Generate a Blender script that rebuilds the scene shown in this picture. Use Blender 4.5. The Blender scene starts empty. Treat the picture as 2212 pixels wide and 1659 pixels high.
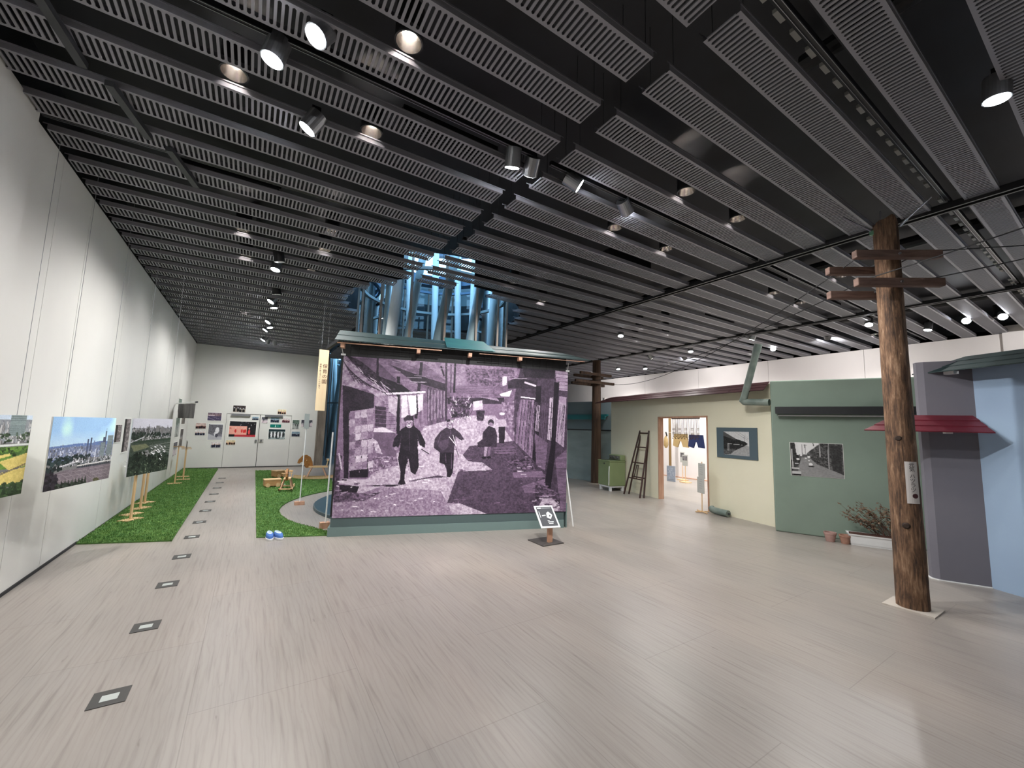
import bpy, math, random
import numpy as np
from mathutils import Vector, Matrix
random.seed(7); np.random.seed(7)
sc = bpy.context.scene
COL = sc.collection

# ------------------------------------------------------------------ camera
f_px, yaw, pitch, roll, CAM_H = 878.172, 0.56477597, 0.10774013, 0.02893436, 1.65
fw = Vector((math.sin(yaw)*math.cos(pitch), math.cos(yaw)*math.cos(pitch), math.sin(pitch)))
r0 = Vector((math.cos(yaw), -math.sin(yaw), 0)); u0 = r0.cross(fw)
rt = math.cos(roll)*r0 + math.sin(roll)*u0
up = -math.sin(roll)*r0 + math.cos(roll)*u0
cd = bpy.data.cameras.new('camera'); cam = bpy.data.objects.new('camera', cd); COL.objects.link(cam)
cd.sensor_fit = 'HORIZONTAL'; cd.sensor_width = 36; cd.lens = f_px/2212*36; cd.clip_start = .05; cd.clip_end = 200
m = Matrix((rt, up, -fw)).transposed().to_4x4(); m.translation = (0, 0, CAM_H); cam.matrix_world = m
sc.camera = cam

# ------------------------------------------------------------------ world, exposure
w = bpy.data.worlds.new('world'); sc.world = w; w.use_nodes = True
bg = w.node_tree.nodes['Background']; bg.inputs[0].default_value = (.36, .66, 1, 1); bg.inputs[1].default_value = 3.8
sc.view_settings.view_transform = 'Standard'; sc.view_settings.look = 'None'
sc.view_settings.gamma = 1; sc.view_settings.use_curve_mapping = False
sc.view_settings.exposure = 0.9
SPOT_W, DOWN_W = 80.0, 52.0
sc.cycles.max_bounces = 6; sc.cycles.diffuse_bounces = 4; sc.cycles.glossy_bounces = 2; sc.cycles.caustics_reflective = False; sc.cycles.caustics_refractive = False; sc.cycles.use_adaptive_sampling = True; sc.cycles.adaptive_threshold = .03

# ------------------------------------------------------------------ helpers
def lin(c):
    return tuple((v/12.92 if v <= .04045 else ((v+.055)/1.055)**2.4) for v in c)
def rgb(*c): return lin([v/255 for v in c])
MATS = {}
def mat(name, c, rough=.6, metal=0, c2=None, scale=(8, 8, 8), bump=0, emit=0, detail=4, spec=.5, thr=(.35, .65), bscale=None):
    if name in MATS: return MATS[name]
    M = bpy.data.materials.new(name); M.use_nodes = True; MATS[name] = M
    nt = M.node_tree; b = nt.nodes['Principled BSDF']
    b.inputs['Roughness'].default_value = rough; b.inputs['Metallic'].default_value = metal
    b.inputs['Specular IOR Level'].default_value = spec
    c = rgb(*c); b.inputs['Base Color'].default_value = (*c, 1)
    if emit:
        M.cycles.emission_sampling = 'NONE'; b.inputs['Emission Color'].default_value = (*c, 1); b.inputs['Emission Strength'].default_value = emit
    if c2 or bump:
        g = nt.nodes.new('ShaderNodeNewGeometry'); mp = nt.nodes.new('ShaderNodeMapping'); mp.inputs['Scale'].default_value = scale
        nt.links.new(g.outputs['Position'], mp.inputs['Vector'])
        n = nt.nodes.new('ShaderNodeTexNoise'); n.inputs['Scale'].default_value = 1; n.inputs['Detail'].default_value = detail
        nt.links.new(mp.outputs[0], n.inputs['Vector'])
        if c2:
            r = nt.nodes.new('ShaderNodeValToRGB'); r.color_ramp.elements[0].position = thr[0]; r.color_ramp.elements[1].position = thr[1]
            r.color_ramp.elements[0].color = (*c, 1); r.color_ramp.elements[1].color = (*rgb(*c2), 1)
            nt.links.new(n.outputs['Fac'], r.inputs[0]); nt.links.new(r.outputs[0], b.inputs['Base Color'])
        if bump:
            bp = nt.nodes.new('ShaderNodeBump'); bp.inputs['Strength'].default_value = bump; bp.inputs['Distance'].default_value = .01
            nt.links.new(n.outputs['Fac'], bp.inputs['Height']); nt.links.new(bp.outputs[0], b.inputs['Normal'])
    return M

ORG = {}
def setkv(o, **k):
    for a, v in k.items():
        if v is not None: o[a] = v
    return o
def tag(o, label, cat, group=None): return setkv(o, label=label, category=cat, group=group)
def empty(name, loc, rz=0):
    o = bpy.data.objects.new(name, None); COL.objects.link(o); o.location = loc; o.rotation_euler = (0, 0, rz)
    o.empty_display_size = .1; ORG[o] = Vector(loc); return o
def thing(name, label, cat, loc, group=None): return tag(empty(name, loc), label, cat, group)
def link(name, me, parent=None, loc=None):
    o = bpy.data.objects.new(name, me); COL.objects.link(o)
    if parent: o.parent = parent
    if loc is not None: o.location = loc
    return o

class MB:
    def __init__(s): s.v, s.f = [], []
    def quad(s, *p):
        b = len(s.v); s.v += [tuple(q) for q in p]; s.f.append(tuple(range(b, b+len(p)))); return s
    def box(s, lo, hi, T=None):
        b = len(s.v); (x0, y0, z0), (x1, y1, z1) = lo, hi
        P = [(x0,y0,z0),(x1,y0,z0),(x1,y1,z0),(x0,y1,z0),(x0,y0,z1),(x1,y0,z1),(x1,y1,z1),(x0,y1,z1)]
        s.v += [tuple(T(*p)) if T else p for p in P]
        s.f += [tuple(b+i for i in q) for q in ((0,3,2,1),(4,5,6,7),(0,1,5,4),(1,2,6,5),(2,3,7,6),(3,0,4,7))]; return s
    def prism(s, poly, z0, z1, T=None):
        b = len(s.v); n = len(poly)
        for z in (z0, z1): s.v += [tuple(T(p[0], p[1], z)) if T else (p[0], p[1], z) for p in poly]
        s.f.append(tuple(b+i for i in range(n))[::-1]); s.f.append(tuple(b+n+i for i in range(n)))
        for i in range(n):
            j = (i+1) % n; s.f.append((b+i, b+j, b+n+j, b+n+i))
        return s
    def tube(s, path, r, n=8, caps=True):
        path = [Vector(p) for p in path]; k = len(path); rs = r if isinstance(r, (list, tuple)) else [r]*k
        b = len(s.v); prev = None
        for i, p in enumerate(path):
            d = (path[min(i+1, k-1)]-path[max(i-1, 0)]).normalized()
            if prev is None:
                a = d.orthogonal().normalized()
            else:
                a = (prev-d*prev.dot(d)).normalized()
            prev = a; c = d.cross(a)
            for j in range(n):
                t = 2*math.pi*j/n; s.v.append(tuple(p+rs[i]*(math.cos(t)*a+math.sin(t)*c)))
        for i in range(k-1):
            for j in range(n):
                j2 = (j+1) % n; s.f.append((b+i*n+j, b+i*n+j2, b+(i+1)*n+j2, b+(i+1)*n+j))
        if caps:
            s.f.append(tuple(b+j for j in range(n))[::-1]); s.f.append(tuple(b+(k-1)*n+j for j in range(n)))
        return s
    def lathe(s, c, prof, n=24):
        b = len(s.v); k = len(prof)
        for r, z in prof:
            for j in range(n):
                t = 2*math.pi*j/n; s.v.append((c[0]+r*math.cos(t), c[1]+r*math.sin(t), c[2]+z))
        for i in range(k-1):
            for j in range(n):
                j2 = (j+1) % n; s.f.append((b+i*n+j, b+i*n+j2, b+(i+1)*n+j2, b+(i+1)*n+j))
        return s
    def mesh(s, name, M, org=(0,0,0), smooth=False):
        me = bpy.data.meshes.new(name); o = Vector(org)
        me.from_pydata([tuple(Vector(p)-o) for p in s.v], [], s.f); me.materials.append(M)
        if smooth:
            me.polygons.foreach_set('use_smooth', [True]*len(me.polygons))
        me.update(); return me
    def build(s, name, M, parent=None, smooth=False, bevel=0, kind=None):
        """world-space shape -> ONE mesh object; children are stored relative to their thing"""
        if parent is not None: org = ORG[parent]
        else:
            a = np.array(s.v); org = Vector(((a[:,0].min()+a[:,0].max())/2, (a[:,1].min()+a[:,1].max())/2, a[:,2].min()))
        o = link(name, s.mesh(name, M, org, smooth), parent, None if parent is not None else org)
        ORG[o] = Vector(org)
        if smooth: 
            md = o.modifiers.new('split', 'EDGE_SPLIT'); md.split_angle = math.radians(40)
        if bevel:
            md = o.modifiers.new('bevel', 'BEVEL'); md.width = bevel; md.segments = 2; md.limit_method = 'ANGLE'
        if kind: o['kind'] = kind
        return o
def struct(o): o['kind'] = 'structure'; return o

class Frame:
    """vertical plane: s along the wall from p to q, d out towards the room, z up"""
    def __init__(s, p, q):
        s.p = Vector((p[0], p[1], 0)); q = Vector((q[0], q[1], 0)); s.L = (q-s.p).length; s.u = (q-s.p).normalized()
        n = Vector((s.u.y, -s.u.x, 0)); s.n = n if n.dot(-s.p) > 0 else -n
    def __call__(s, a, d, z): return s.p+s.u*a+s.n*d+Vector((0, 0, z))

# ------------------------------------------------------------------ materials
def floor_mat():
    M = bpy.data.materials.new('floor_boards'); M.use_nodes = True; nt = M.node_tree; N = nt.nodes; L = nt.links
    b = N['Principled BSDF']; g = N.new('ShaderNodeNewGeometry')
    def noise(sx, sy, det=5, dist=0):
        mp = N.new('ShaderNodeMapping'); mp.inputs['Scale'].default_value = (sx, sy, 1); L.new(g.outputs['Position'], mp.inputs[0])
        n = N.new('ShaderNodeTexNoise'); n.inputs['Scale'].default_value = 1; n.inputs['Detail'].default_value = det
        n.inputs['Distortion'].default_value = dist; L.new(mp.outputs[0], n.inputs['Vector']); return n.outputs['Fac']
    def ramp(fac, stops):
        r = N.new('ShaderNodeValToRGB')
        while len(r.color_ramp.elements) < len(stops): r.color_ramp.elements.new(.5)
        for e, (p, c) in zip(r.color_ramp.elements, stops): e.position = p; e.color = (*rgb(*c), 1)
        L.new(fac, r.inputs[0]); return r.outputs[0]
    def mix(a, b2, fac, mode='MULTIPLY'):
        x = N.new('ShaderNodeMix'); x.data_type = 'RGBA'; x.blend_type = mode; x.inputs[0].default_value = fac
        L.new(a, x.inputs[6]); L.new(b2, x.inputs[7]); return x.outputs[2]
    base = ramp(noise(.9, .35, 3), [(.3, (149, 144, 139)), (.5, (157, 151, 145)), (.7, (166, 158, 150))])
    grain = ramp(noise(38, 1.6, 6), [(.3, (188, 182, 178)), (.45, (240, 238, 236)), (.7, (255, 255, 255))])
    # plywood figure: bands along Y, wobbling
    mp = N.new('ShaderNodeMapping'); mp.inputs['Scale'].default_value = (3.2, .55, 1); L.new(g.outputs['Position'], mp.inputs[0])
    wv = N.new('ShaderNodeTexWave'); wv.bands_direction = 'X'; wv.inputs['Scale'].default_value = 3.0; wv.inputs['Distortion'].default_value = 9
    wv.inputs['Detail'].default_value = 3; wv.inputs['Detail Scale'].default_value = 1.2; L.new(mp.outputs[0], wv.inputs[0])
    fig = ramp(wv.outputs['Fac'], [(.0, (212, 206, 203)), (.3, (250, 249, 248)), (1, (255, 255, 255))])
    dots = ramp(noise(22, 6, 2), [(.22, (150, 142, 138)), (.28, (255, 255, 255))])
    mp2 = N.new('ShaderNodeMapping'); mp2.inputs['Rotation'].default_value = (0, 0, math.pi/2); mp2.inputs['Location'].default_value = (.3, .17, 0)
    L.new(g.outputs['Position'], mp2.inputs[0])
    br = N.new('ShaderNodeTexBrick'); br.inputs['Scale'].default_value = 1; br.inputs['Brick Width'].default_value = 1.82; br.inputs['Row Height'].default_value = .91
    br.inputs['Mortar Size'].default_value = .003; br.inputs['Color1'].default_value = (.97, .97, .97, 1); br.inputs['Color2'].default_value = (1, .985, .97, 1)
    br.inputs['Mortar'].default_value = (.72, .7, .69, 1); L.new(mp2.outputs[0], br.inputs['Vector'])
    c = mix(base, grain, .5); c = mix(c, fig, .22); c = mix(c, dots, .35); c = mix(c, br.outputs['Color'], .8)
    L.new(c, b.inputs['Base Color']); b.inputs['Specular IOR Level'].default_value = .45
    rr = N.new('ShaderNodeMapRange'); rr.inputs[3].default_value = .26; rr.inputs[4].default_value = .42; L.new(noise(3, 1, 4), rr.inputs[0]); L.new(rr.outputs[0], b.inputs['Roughness'])
    bp = N.new('ShaderNodeBump'); bp.inputs['Strength'].default_value = .12; bp.inputs['Distance'].default_value = .004
    L.new(noise(30, 1.5, 5), bp.inputs['Height']); L.new(bp.outputs[0], b.inputs['Normal']); return M
FLOOR = floor_mat()
WALL = mat('white_wall_paint', (222, 222, 217), .75, c2=(214, 214, 210), scale=(1.2, .9, .5), bump=.03, thr=(.3, .7))
WALLR = mat('white_wall_right', (226, 220, 218), .8, c2=(220, 214, 212), scale=(.8, .8, .6))
DARKGAP = mat('dark_joint', (40, 40, 42), .8)
DECK = mat('black_ceiling_paint', (30, 33, 40), .55, c2=(22, 23, 28), scale=(2, 2, 2))
PANEL = mat('grey_slotted_steel', (142, 142, 149), .5, metal=.15)
BLACK = mat('black_metal', (22, 22, 25), .45)
DARKM = mat('dark_grey_metal', (58, 60, 63), .5, metal=.3)
STEEL = mat('brushed_steel', (150, 152, 156), .3, metal=.85)
WHITE = mat('white_paint', (232, 234, 234), .55)
CARD = mat('card_grey', (190, 190, 184), .7)
PAPER = mat('white_paper', (235, 235, 230), .7)
PINE = mat('pale_pine', (226, 192, 148), .55, c2=(214, 174, 126), scale=(30, 30, 3), thr=(.3, .7))
PINK = mat('pinkish_wood', (200, 158, 132), .6, c2=(182, 138, 112), scale=(20, 20, 3))
TURF = mat('artificial_turf', (70, 106, 56), .9, c2=(98, 134, 72), scale=(30, 30, 30), thr=(.3, .7), spec=.2)
BLADE = mat('turf_blade', (84, 124, 64), .7, c2=(120, 154, 84), scale=(9, 9, 9), spec=.3)
LAMP = mat('lit_lens', (244, 248, 255), .4, emit=45)
BULB = mat('warm_bulb', (255, 246, 238), .4, emit=60)
REFL = mat('mirror_reflector', (225, 218, 212), .18, metal=1)
CREAM = mat('cream_wall_paint', (224, 219, 194), .85, c2=(229, 224, 201), scale=(1, 1, 1))
GREEN = mat('sage_green_paint', (126, 142, 130), .85, c2=(132, 149, 136), scale=(1.2, 1.2, 1.2))
GREYW = mat('slate_grey_paint', (108, 107, 116), .85, c2=(114, 112, 120), scale=(1, 1, 1))
BLUEW = mat('pale_blue_paint', (148, 170, 196), .85, c2=(154, 177, 201), scale=(1, 1, 1))
TEALB = mat('teal_grey_board', (104, 124, 122), .8)
TEALD = mat('dark_teal_board', (74, 90, 91), .8)
ROOFG = mat('dark_green_roof', (28, 50, 50), .6, c2=(22, 42, 45), scale=(3, 3, 3))
ROOFT = mat('teal_roof_patch', (30, 92, 94), .6, c2=(22, 78, 86), scale=(2, 2, 14))
ROOFB = mat('dark_brown_roof', (52, 30, 32), .3)
ROOFR = mat('maroon_roof', (104, 26, 40), .4, c2=(86, 20, 34), scale=(3, 3, 3))
AWN = mat('teal_awning', (30, 112, 118), .5)
def pole_mat():
    M = bpy.data.materials.new('weathered_pole_wood'); M.use_nodes = True; nt = M.node_tree; N = nt.nodes; L = nt.links; b = N['Principled BSDF']
    g = N.new('ShaderNodeNewGeometry')
    def noise(sc_, det, dist=0):
        mp = N.new('ShaderNodeMapping'); mp.inputs['Scale'].default_value = sc_; L.new(g.outputs['Position'], mp.inputs[0])
        n = N.new('ShaderNodeTexNoise'); n.inputs['Scale'].default_value = 1; n.inputs['Detail'].default_value = det; n.inputs['Distortion'].default_value = dist; n.inputs['Roughness'].default_value = .65; L.new(mp.outputs[0], n.inputs['Vector']); return n.outputs['Fac']
    A = noise((46,46,5.5), 6, .6); B = noise((9,9,2.6), 5, .4)
    mx = N.new('ShaderNodeMix'); mx.data_type = 'FLOAT'; mx.inputs[0].default_value = .45; L.new(A, mx.inputs[2]); L.new(B, mx.inputs[3])
    r = N.new('ShaderNodeValToRGB'); e = r.color_ramp.elements; e.new(.5); e.new(.5)
    for k, (p, c) in enumerate(((.36,(40,30,24)),(.46,(84,62,46)),(.54,(116,88,66)),(.66,(166,136,110)))): e[k].position = p; e[k].color = (*rgb(*c), 1)
    L.new(mx.outputs[0], r.inputs[0]); L.new(r.outputs[0], b.inputs['Base Color']); b.inputs['Roughness'].default_value = .85
    bp = N.new('ShaderNodeBump'); bp.inputs['Strength'].default_value = 1; bp.inputs['Distance'].default_value = .012; L.new(mx.outputs[0], bp.inputs['Height']); L.new(bp.outputs[0], b.inputs['Normal']); return M
WOODP = pole_mat()
WOODD = mat('dark_pole_wood', (58, 42, 32), .8, c2=(88, 66, 50), scale=(26, 26, 1.6), bump=.6)
ARMW = mat('crossarm_wood', (84, 64, 56), .75, c2=(112, 88, 78), scale=(4, 4, 30), bump=.3)
PIPE = mat('grey_green_pipe', (104, 118, 112), .5, c2=(128, 140, 132), scale=(6, 6, 6))
CABLE = mat('black_cable', (24, 24, 26), .6)
GLASSG = None

def glass():
    M = bpy.data.materials.new('clear_tube_glass'); M.use_nodes = True; nt = M.node_tree; N = nt.nodes
    N.remove(N['Principled BSDF']); out = N['Material Output']
    t = N.new('ShaderNodeBsdfTransparent'); t.inputs[0].default_value = (.82, .92, .95, 1)
    g = N.new('ShaderNodeBsdfGlossy'); g.inputs['Roughness'].default_value = .02
    fr = N.new('ShaderNodeFresnel'); fr.inputs[0].default_value = 1.45; mx = N.new('ShaderNodeMixShader')
    nt.links.new(fr.outputs[0], mx.inputs[0]); nt.links.new(t.outputs[0], mx.inputs[1]); nt.links.new(g.outputs[0], mx.inputs[2])
    nt.links.new(mx.outputs[0], out.inputs[0]); return M
GLASS = glass()

# ------------------------------------------------------------------ prints: pictures drawn in code, carried by a fine mesh
def print_mat():
    M = bpy.data.materials.new('photo_print'); M.use_nodes = True; nt = M.node_tree
    a = nt.nodes.new('ShaderNodeAttribute'); a.attribute_name = 'ink'; b = nt.nodes['Principled BSDF']
    nt.links.new(a.outputs['Color'], b.inputs['Base Color']); b.inputs['Roughness'].default_value = .5; b.inputs['Specular IOR Level'].default_value = .3
    return M
PRINT = print_mat()
class Pic:
    def __init__(s, w, h, c=(.5, .5, .5)):
        s.w, s.h = w, h; s.a = np.zeros((h, w, 3)); s.a[:] = c
        s.Y, s.X = np.mgrid[0:h, 0:w]; s.X = (s.X+.5)/w; s.Y = (s.Y+.5)/h; s.H = None
    def noise(s, cells, seed=0):
        return s._n(cells, seed)*.55+s._n((cells[0]*2+1, cells[1]*2+1), seed+101)*.3+np.random.RandomState(seed+7).rand(s.h, s.w)*.15
    def _n(s, cells, seed=0):
        rs = np.random.RandomState(seed); cx, cy = cells; g = rs.rand(cy+2, cx+2)
        fx = s.X*cx; fy = s.Y*cy; ix = fx.astype(int); iy = fy.astype(int); tx = fx-ix; ty = fy-iy
        tx = tx*tx*(3-2*tx); ty = ty*ty*(3-2*ty)
        return (g[iy,ix]*(1-tx)+g[iy,ix+1]*tx)*(1-ty)+(g[iy+1,ix]*(1-tx)+g[iy+1,ix+1]*tx)*ty
    def mask(s, pts):
        if s.H is not None: pts = [s.uv(p) for p in pts]
        m = np.zeros((s.h, s.w), bool); n = len(pts)
        c0 = max(0, int(min(p[0] for p in pts)*s.w)-1); c1 = min(s.w, int(max(p[0] for p in pts)*s.w)+2); k0 = max(0, int(min(p[1] for p in pts)*s.h)-1); k1 = min(s.h, int(max(p[1] for p in pts)*s.h)+2)
        if c1 <= c0 or k1 <= k0: return m
        X, Y, mm = s.X[k0:k1, c0:c1], s.Y[k0:k1, c0:c1], m[k0:k1, c0:c1]
        for i in range(n):
            x0, y0 = pts[i]; x1, y1 = pts[(i+1) % n]
            if y0 == y1: continue
            mm ^= ((y0 > Y) != (y1 > Y)) & (X < (x1-x0)*(Y-y0)/(y1-y0)+x0)
        return m
    def uv(s, p):
        H = s.H; x, y = p; d = H[6]*x+H[7]*y+1; return ((H[0]*x+H[1]*y+H[2])/d, (H[3]*x+H[4]*y+H[5])/d)
    def setquad(s, q):
        A, B = [], []
        for (x, y), (u, v) in zip(q, ((0,0),(1,0),(1,1),(0,1))):
            A += [[x,y,1,0,0,0,-u*x,-u*y],[0,0,0,x,y,1,-v*x,-v*y]]; B += [u, v]
        s.H = np.linalg.solve(np.array(A, float), np.array(B, float))
    def fill(s, m, c, na=0, cells=(60, 40), seed=1):
        c = np.array((c, c, c) if np.isscalar(c) else c, float); s.a[m] = c+((s.noise(cells, seed)[m]-.5)*2*na)[:, None] if na else c
        return s
    def poly(s, c, pts, na=0, cells=(60, 40), seed=1): return s.fill(s.mask(pts), c, na, cells, seed)
    def rect(s, c, x0, y0, x1, y1, na=0, cells=(30, 20), seed=1):
        if s.H is None and not na:
            i0, i1 = max(0, round(x0*s.w)), round(x1*s.w); k0, k1 = max(0, round(y0*s.h)), round(y1*s.h)
            if i1 > i0 and k1 > k0: s.a[k0:k1, i0:i1] = c
            return s
        return s.poly(c, [(x0,y0),(x1,y0),(x1,y1),(x0,y1)], na, cells, seed)
    def ell(s, c, x, y, rx, ry, na=0):
        return s.poly(c, [(x+rx*math.cos(t*.524), y+ry*math.sin(t*.524)) for t in range(12)], na)
    def line(s, c, a, b, wd):
        d = Vector((b[0]-a[0], b[1]-a[1])); n = Vector((-d.y, d.x)).normalized()*wd/2
        return s.poly(c, [(a[0]+n.x,a[1]+n.y),(b[0]+n.x,b[1]+n.y),(b[0]-n.x,b[1]-n.y),(a[0]-n.x,a[1]-n.y)])
    def obj(s, name, P, parent, back=None):
        """P(u,v) -> world point, u right, v down"""
        org = ORG[parent]; w, h = s.w, s.h
        u = np.linspace(0, 1, w); v = np.linspace(0, 1, h)
        A, B, Cc = Vector(P(0,0)), Vector(P(1,0)), Vector(P(0,1)); e1 = np.array(B-A); e2 = np.array(Cc-A)
        pts = (np.array(A-org)+u[None,:,None]*e1+v[:,None,None]*e2).reshape(-1, 3)
        i = np.arange((h-1)*(w-1)); r = i//(w-1); c = i % (w-1); k = r*w+c
        fc = np.stack([k, k+w, k+w+1, k+1], 1)
        me = bpy.data.meshes.new(name); me.vertices.add(len(pts)); me.vertices.foreach_set('co', pts.ravel())
        me.loops.add(fc.size); me.loops.foreach_set('vertex_index', fc.ravel()); me.polygons.add(len(fc))
        me.polygons.foreach_set('loop_start', np.arange(0, fc.size, 4)); me.polygons.foreach_set('loop_total', np.full(len(fc), 4))
        me.update(); me.validate()
        at = me.color_attributes.new('ink', 'FLOAT_COLOR', 'POINT')
        c = np.clip(s.a, 0, 1); c = np.where(c <= .04045, c/12.92, ((c+.055)/1.055)**2.4).reshape(-1, 3)
        at.data.foreach_set('color', np.concatenate([c, np.ones((len(c), 1))], 1).ravel()); me.materials.append(PRINT)
        return link(name, me, parent)

def text(s, size, name, M, P, parent, depth=.001):
    """P(x,y) -> world; the text lies in that plane, centred"""
    cu = bpy.data.curves.new(name, 'FONT'); cu.body = s; cu.size = size; cu.align_x = 'CENTER'; cu.align_y = 'CENTER'; cu.extrude = 0; cu.resolution_u = 2
    t = bpy.data.objects.new(name, cu); COL.objects.link(t); dg = bpy.context.evaluated_depsgraph_get()
    me = bpy.data.meshes.new_from_object(t.evaluated_get(dg)); bpy.data.objects.remove(t)
    org = ORG[parent]
    for vtx in me.vertices: vtx.co = Vector(P(vtx.co.x, vtx.co.y))-org
    me.materials.clear(); me.materials.append(M); return link(name, me, parent)

# ================================================================== THE ROOM
XL, XR, YF, ZC = -1.787, 14.787, 17.27, 4.2
struct(MB().quad((XL-.3,-4.2,0),(16,-4.2,0),(16,24.2,0),(XL-.3,24.2,0)).build('floor', FLOOR))
# left wall: a core with panels standing in front of it, open joints between
wl = struct(MB().box((XL-.25,-4.2,0),(XL-.03,YF+.3,4.24)).build('wall_left', DARKGAP))
seams = [-4.2,-1.2,1.9,4.95,5.64,6.51,8.36,10.08,12.35,14.6,YF]
for a, b in zip(seams, seams[1:]):
    pr = .035 if b < 4.96 else 0
    o = MB().box((XL-.03, a+.004, .02),(XL+pr, b-.004, 4.2+(.03 if pr else 0))).build('wall_panel', WALL, wl)
# far wall with a flush pair of doors
wf = struct(MB().box((XL,YF-.0,0),(-.75,YF+.25,ZC)).box((1.25,YF,0),(2.11,YF+.25,ZC)).box((-.75,YF,1.87),(1.25,YF+.25,ZC)).build('wall_far', WALL))
MB().box((2.11,YF-.0,0),(2.16,YF+.25,ZC)).build('wall_end_strip', mat('grey_brown_concrete', (122,112,102), .8, c2=(150,140,128), scale=(6,6,2)), wf)
MB().box((2.16,YF+.02,0),(2.42,YF+.9,ZC)).build('wall_return', MATS['grey_brown_concrete'], wf)
for i, x0 in enumerate((-.75,.25)):
    d = struct(MB().box((x0+.008,YF+.02,.012),(x0+.992,YF+.06,1.862)).build('door_%d' % (i+1), WALL))
    MB().box((x0-.02,YF+.07,0),(x0+1.02,YF+.12,1.9)).build('door_leak_backing', DARKGAP, d)  # dark sheet behind the leaf, added to stop sky light leaking through
    x = x0+.93 if i == 0 else x0+.09
    MB().tube([(x,YF+.02,.94),(x,YF-.03,.94)], .035, 16).build('door_handle', STEEL, d)
    if i == 1: MB().box((x-.075,YF+.005,.875),(x+.075,YF+.02,1.005)).build('lock_plate', CARD, d)
    MB().box((x0+.14,YF-.05,1.80),(x0+.70,YF+.02,1.86)).build('door_closer', STEEL, d)
struct(MB().box((XL,YF-.012,0),(2.11,YF,.03)).build('baseboard_far', DARKGAP))
struct(MB().box((XL,-4.2,0),(XL+.012,7.6,.03)).build('baseboard_left', DARKGAP))
wr = struct(MB().box((XR+.02,-4.2,0),(XR+.3,24.2,4.3)).build('wall_right', DARKGAP))
ys = [-4.2,-2.0,1.75]+[1.75+2.6*k for k in range(1,9)]+[24.2]
for a, b in zip(ys, ys[1:]):
    MB().box((XR-(.09 if b < 1.8 else 0), a+.004, 0),(XR+.02, b-.004, 4.36 if b < 1.8 else 4.2)).build('wall_panel', WALLR, wr)
struct(MB().box((XL-.3,-4.4,0),(16,-4.2,4.3)).build('wall_back', WALL))
struct(MB().box((2.42,24.2,0),(16,24.4,4.8)).build('wall_far_hall', mat('dim_grey_wall', (120,124,126), .8)))
struct(MB().box((2.2,YF+.9,0),(2.42,24.2,4.8)).build('wall_hall_side', MATS['dim_grey_wall']))

# ceiling: black deck with round openings for the structural tubes, slotted panels below
TC, TR = (3.32, 8.6), 1.64
T2, T2R = (4.3, 20.9), 1.6
def deck(x0, x1, y0, y1, c, r, n=64):
    mb = MB(); ring = []; outer = []
    for j in range(n):
        t = 2*math.pi*j/n; dx, dy = math.cos(t), math.sin(t); ring.append((c[0]+r*dx, c[1]+r*dy))
        k = min([((x1-c[0])/dx if dx > 0 else (x0-c[0])/dx) if abs(dx) > 1e-9 else 1e9, ((y1-c[1])/dy if dy > 0 else (y0-c[1])/dy) if abs(dy) > 1e-9 else 1e9])
        outer.append((c[0]+k*dx, c[1]+k*dy))
    for j in range(n):
        a, b = j, (j+1) % n; p = [(*ring[a],0),(*outer[a],0)]
        ca, cb = outer[a], outer[b]
        if abs(ca[0]-cb[0]) > 1e-6 and abs(ca[1]-cb[1]) > 1e-6:
            p.append(((x1 if max(ca[0],cb[0]) > x1-1e-6 else x0), (y1 if max(ca[1],cb[1]) > y1-1e-6 else y0), 0))
        p += [(*outer[b],0),(*ring[b],0)]
        for z in (4.78, 4.95): mb.quad(*[(q[0],q[1],z) for q in (p if z > 4.8 else p[::-1])])
        mb.quad((*ring[b],4.78),(*ring[a],4.78),(*ring[a],4.95),(*ring[b],4.95))
    return mb
dk = deck(XL-.3, 16, -4.4, 15.2, TC, 1.95); d2 = deck(XL-.3, 16, 15.2, 24.4, T2, 1.9)
b = len(dk.v); dk.v += d2.v; dk.f += [tuple(i+b for i in q) for q in d2.f]
ceil = struct(dk.build('ceiling', DECK))
for nm, lo, hi in (('left',(XL-.3,-4.4,4.18),(XL-.03,17.6,4.95)),('right',(XR+.02,-4.4,4.18),(16,24.4,4.95)),('rear',(XL-.3,-4.4,4.2),(16,-4.2,4.95)),('far',(XL-.3,YF+.02,4.2),(2.2,YF+.3,4.95)),('hall',(2.2,24.2,4.2),(16,24.4,4.95))):
    MB().box(lo, hi).build('ceiling_edge', DECK, ceil)

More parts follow.
